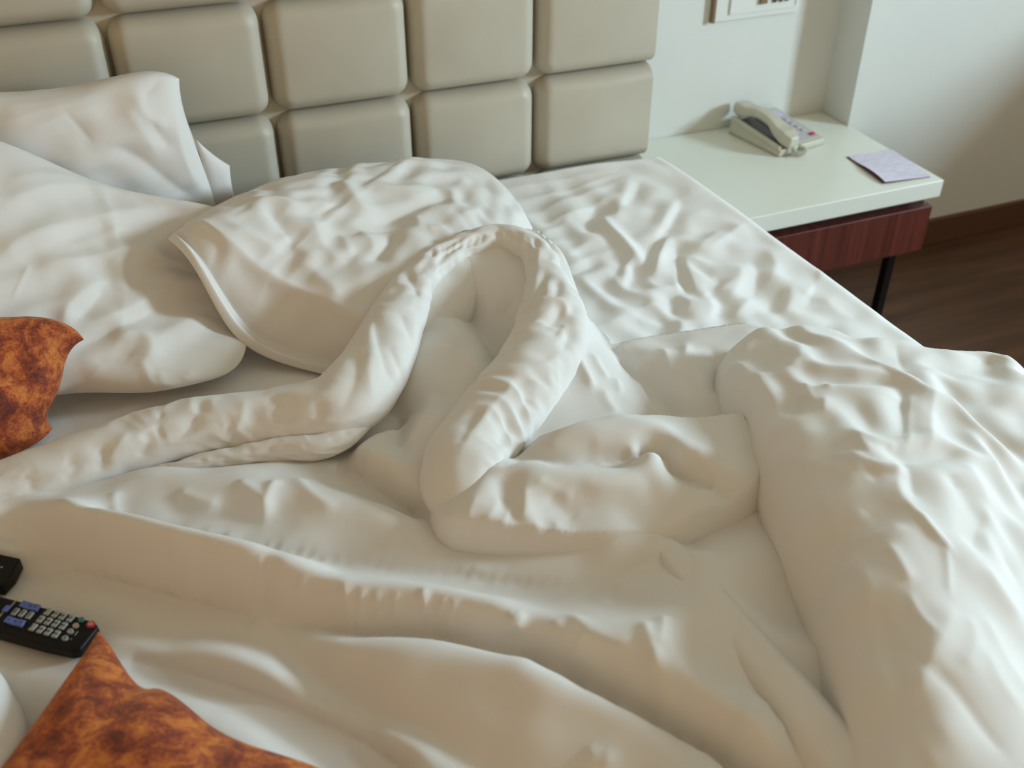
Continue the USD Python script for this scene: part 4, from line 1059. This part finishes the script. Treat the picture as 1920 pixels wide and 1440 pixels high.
def boxy(U, V, f):
    b = (V + 1) / 2
    fu = (1 - (1 - np.clip(1 - np.abs(U), 0, 1)) ** 2.6) ** 0.42
    fu = np.where(U < 0, np.clip((1 + U) / 0.95, 0, 1) ** 0.62, fu)
    back = (1 - np.clip((b - 0.35) / 0.65, 0, 1) ** 2.4) ** 0.5
    g = 0.74 * np.clip((b - 0.03) / 0.09, 0, 1) ** 0.75 + 0.26 * np.sin(np.pi / 2 * np.clip((b - 0.10) / 0.35, 0, 1))
    return fu * g * back


pc = thing('pillow', 'white pillow lying askew in the middle, partly under the looped duvet roll', 'pillow')
obj('stuffed_case', pillow(
    W((322, 440, 19), (400, 545, 13.0), (462, 632, 5.0), (560, 678, 2.0), (690, 720, 1.5)), [(0.30, -0.10, 0.62), (0.5, -0.11, 0.62), P(880, 335, 5), P(960, 385, 4), P(998, 428, 3)],
    [P(322, 440, 19), P(430, 388, 14), (0.30, -0.10, 0.63)], [P(690, 720, 1.5), P(900, 600, 1.5), P(998, 428, 3)], 0.105, 0.008, nu=220, nv=220, normal=(0.05, -0.1, 1), prof=boxy, wrinkle=((1.0, 1.0), 23, (1.0, 1.9), 0.006, LV), extra=[(([500, 388], [540, 430], [556, 480]), -5, 10), (([480, 378], [520, 372], [560, 392]), 4, 10), (([560, 492], [600, 522], [640, 562]), 5, 11), (([640, 432], [650, 458], [660, 480]), 5, 9), (([670, 427], [690, 442], [702, 470]), 5, 9), (([620, 442], [700, 427], [780, 412]), -4, 8), (([740, 422], [728, 452], [692, 490]), -6, 10), (([780, 402], [788, 430]), 4, 8), (([800, 430], [835, 422]), 4, 9), (([690, 415], [760, 392], [830, 367], [890, 372]), -6, 14), (([640, 332], [668, 370], [690, 400]), 5, 11), (([845, 352], [852, 388]), 4, 9), (([862, 402], [900, 392]), 4, 9), (([590, 400], [600, 440], [640, 500]), 5, 11), (([520, 430], [560, 460], [600, 500]), 4, 11), (([700, 340], [740, 352], [800, 345]), 4, 12), (([430, 420], [480, 440], [530, 480]), 4, 12)]), M['cotton'], pc, smooth=True)
obj('open_hem', pillow(W((315, 449, 18.6), (393, 554, 12.4), (454, 642, 4.2), (556, 689, 1.2), (680, 728, 1.0)), W((326, 437, 19.2), (404, 541, 13.4), (468, 628, 5.4), (562, 674, 2.4), (690, 716, 1.9)), W((315, 449, 18.6), (326, 437, 19.2)), W((680, 728, 1.0), (690, 716, 1.9)), 0.003, 0.003, nu=120, nv=16, power=0.4), M['cotton'], pc, smooth=True)
#CUSHIONS
c1 = obj('cushion', pillow(
    W((-230, 960, 1), (-60, 880, 1), (0, 860, 1), (55, 838, 1.2), (98, 803, 2)), W((-200, 560, 20), (-60, 590, 18), (0, 594, 17), (90, 598, 15.5), (156, 637, 13)),
    W((-230, 960, 1), (-200, 560, 20)), W((98, 803, 2), (90, 770, 4), (108, 735, 6), (122, 680, 10), (156, 637, 13)), 0.055, 0.015, power=0.6, wrinkle=((0.5, 0.5), 33, (0.4, 1.6), 0.004, LV)), M['orange'], smooth=True)
tag(c1, 'burnt orange velvet cushion leaning on the large white pillow at left edge', 'cushion')
ap = P(184, 1186, 4.0)
c2 = obj('cushion', pillow(
    [ap, P(150, 1240, 5), P(108, 1302, 5.5), P(60, 1370, 5.5), P(5, 1445, 6), (-0.40, -1.50, 0.60)], [(0.12, -1.50, 0.585), (0.05, -1.68, 0.60), (-0.12, -1.86, 0.60)],
    [ap, P(232, 1252, 4.2), P(278, 1296, 4.2), P(300, 1297, 4.4), P(400, 1366, 4.4), P(480, 1406, 4.4), (0.12, -1.50, 0.585)], [(-0.40, -1.50, 0.60), (-0.26, -1.70, 0.60), (-0.12, -1.86, 0.60)], 0.05, 0.02, power=0.6, normal=(0, 0, 1), wrinkle=((0.5, 0.5), 35, (0.9, 1.6), 0.006, LV)), M['orange'], smooth=True)
tag(c2, 'burnt orange velvet cushion lying at the bottom left, its corner on the remote', 'cushion')
pd = obj('pillow', pillow(
    [(-0.56, -1.45, 0.575), (-0.40, -1.50, 0.575), (-0.26, -1.44, 0.575)], [(-0.54, -1.17, 0.575), (-0.40, -1.13, 0.575), (-0.262, -1.15, 0.575)],
    [(-0.56, -1.45, 0.575), (-0.54, -1.17, 0.575)], [(-0.26, -1.44, 0.575), (-0.228, -1.30, 0.575), (-0.262, -1.15, 0.575)], 0.05, 0.02, power=0.5, wrinkle=((0.5, 0.5), 43, (0.4, 1.6), 0.004, LV)), M['cotton'], smooth=True)
tag(pd, 'small white pillow at bottom left corner beside the orange cushion', 'pillow')
# ------------------------------------------------------------------ remote controls
e1 = np.array([0.778, -0.628, 0.0])
e1 /= np.linalg.norm(e1)
e2 = np.array([e1[1], -e1[0], 0.0])
rz = BED + 0.0175
RH = 0.0175
c1_ = P(193, 1167, 3.4)
tip = np.array([c1_[0], c1_[1], rz]) + e2 * 0.0255
rT = frame(tip, e2, e1)          # local x across the remote to its right, local y towards the tip
rm = thing('remote_control', 'long black remote control with grey number keys beside the orange cushion corner', 'remote control', (0, 0, 0))
outline = [(-0.0235, -0.20), (-0.0245, -0.10), (-0.0248, -0.045), (-0.0225, -0.008), (-0.018, -0.002), (0.018, -0.002), (0.0225, -0.008), (0.0248, -0.045), (0.0245, -0.10), (0.0235, -0.20)]
obj('body', placed(hull_round([(x * 0.88, y - 0.003, z) for x, y in outline for z in (0.0045, RH - 0.0045)], 0.004), rT), M['black'], rm)


def loc(u, v):
    p = P(u, v, 3.4) - tip
    return float(p @ e2), float(p @ e1)


def key(u, v, w, hgt, mt, text=None, th=0.004, small=None, round_=False, ink='print_black', name='key'):
    x, y = loc(u, v)
    if round_:
        k = trimesh.creation.cylinder(radius=w / 2, height=0.003, sections=28)
        k.apply_translation((x, y, RH + 0.0009))
        mesh = k
    else:
        mesh = rbox(x - w / 2, x + w / 2, y - hgt / 2, y + hgt / 2, RH - 0.001, RH + 0.0022, 0.0012)
    kp = obj(name, placed(mesh, rT), M[mt], rm)
    for s_, t_, dy in ((text, th, 0.0 if not small else 0.0012), (small, 0.0013, -0.0022)):
        if s_:
            g = meshkit.text_mesh(s_, t_, 0.0003, bold=True)
            bb = g.bounds
            g.apply_translation((x - (bb[0, 0] + bb[1, 0]) / 2, y + dy - (bb[0, 1] + bb[1, 1]) / 2, RH + (0.0024 if round_ else 0.0022)))
            obj('print', placed(g, rT), M[ink], kp)


for (u, v), t_, sm in zip([(133, 1161.3), (119.2, 1175.5), (105.7, 1190.8), (118.4, 1157.5), (105.1, 1171.3), (91.4, 1186.5), (104.7, 1153.2), (91.2, 1167), (77.2, 1182.4), (90.5, 1149.1), (76.9, 1163.2), (63, 1178)],
                          ['1', '2', '3', '4', '5', '6', '7', '8', '9', None, '0', None],
                          ['.;@', 'abc', 'def', 'ghi', 'jkl', 'mno', 'pqrs', 'tuv', 'wxyz', 'LIST', None, 'FLASH']):
    key(u, v, 0.0108, 0.0074, 'key', t_, 0.0036, sm, name='number_key')
key(171, 1173, 0.0098, 0, 'red', None, round_=True, name='power_key')
px0, py0 = loc(171, 1173)
ringm = trimesh.creation.annulus(0.0017, 0.0024, 0.0004)
ringm.apply_translation((px0, py0, RH + 0.0026))
ringm = cat(ringm, box(px0 - 0.0003, px0 + 0.0003, py0 + 0.0005, py0 + 0.0032, RH + 0.0024, RH + 0.0028))
obj('power_symbol', placed(ringm, rT), M['print_white'], rm)
key(153.2, 1164.4, 0.0072, 0, 'key_teal', None, round_=True, name='round_key')
key(142.9, 1175.5, 0.0072, 0, 'key_tan', None, round_=True, name='round_key')
key(132.9, 1186, 0.0072, 0, 'key', 'i', 0.003, round_=True, name='round_key')
key(123, 1198.8, 0.0072, 0, 'key', 'AV', 0.0022, round_=True, name='round_key')
for (u, v), txt in (((143, 1188), 'ENERGY'), ((131, 1201), 'AV'), ((160, 1159), 'TV'), ((148, 1168), 'SET')):
    x, y = loc(u, v)
    g = meshkit.text_mesh(txt, 0.0013, 0.0003)
    g.apply_translation((x - 0.003, y, RH - 0.00005))
    obj('white_print', placed(g, rT), M['print_white'], rm)


def rocker(u, v, marks):
    x, y = loc(u, v)
    w, L_ = 0.0098, 0.0262
    parts = [hull_round([(x - w / 2 + 0.001, y + a * L_, RH + zz), (x + w / 2 - 0.001, y + a * L_, RH + zz), (x - w / 2 + 0.001, y + b * L_, RH + z2), (x + w / 2 - 0.001, y + b * L_, RH + z2)] +
                        [(x - w / 2 + 0.001, y + a * L_, RH - 0.001), (x + w / 2 - 0.001, y + b * L_, RH - 0.001)], 0.001) for a, b, zz, z2 in ((-0.46, 0.0, 0.0022, 0.0008), (0.0, 0.46, 0.0008, 0.0022))]
    rk = obj('rocker_key', placed(cat(*parts), rT), M['key_blue'], rm)
    for t_, d in marks:
        g = meshkit.text_mesh(t_, 0.003, 0.0003, bold=True)
        bb = g.bounds
        g.apply_translation((x - (bb[0, 0] + bb[1, 0]) / 2, y + d * L_ - (bb[0, 1] + bb[1, 1]) / 2, RH + (0.0031 if d else 0.0019)))
        obj('print', placed(g, rT), M['print_black'], rk)


rocker(57.5, 1138.8, (('+', 0.32), ('o', 0.0), ('-', -0.32)))
rocker(29, 1168, (('^', 0.32), ('o', 0.0), ('v', -0.32)))
for u, v, t_ in ((29.8, 1149.1, 'MARK'), (43.2, 1152.2, 'FAV'), (56.5, 1155.7, 'MUTE')):
    key(u, v, 0.0112, 0.0066, 'key', t_, 0.0018, name='small_key')
key(13, 1143, 0.0098, 0.007, 'key_blue', None, name='small_key')
for (u, v), txt in (((27, 1131), 'GUIDE'), ((1, 1155), 'Q.MENU')):
    x, y = loc(u, v)
    g = meshkit.text_mesh(txt, 0.0026, 0.0003)
    bb = g.bounds
    g.apply_translation((x - (bb[0, 0] + bb[1, 0]) / 2, y - 0.0013, RH - 0.00005))
    obj('white_print', placed(g, rT), M['print_white'], rm)

r2 = thing('remote_control', 'plain black remote control end poking in at left edge above the keyed remote', 'remote control', (0, 0, 0))
z2 = BED + 0.0165
A_ = [P(34, 1053, 3.2), P(20, 1080, 3.2), P(3, 1098, 3.2)]
pts2 = [tuple(p[:2]) for p in A_] + [(-0.40, -0.925), (-0.37, -0.868)]
obj('body', hull_round([(x, y, z) for x, y in pts2 for z in (z2 + 0.003, z2 + 0.017)], 0.003), M['black_gloss'], r2)
tr = trimesh.creation.extrude_polygon(__import__('shapely').Polygon([(0, 0), (0.003, 0.0012), (0.0006, 0.0032)]), 0.0004, engine='earcut')
q_ = P(3, 1070, 3.2)
tr.apply_translation((q_[0], q_[1], z2 + 0.0199))
obj('arrow_print', tr, M['print_white'], r2)
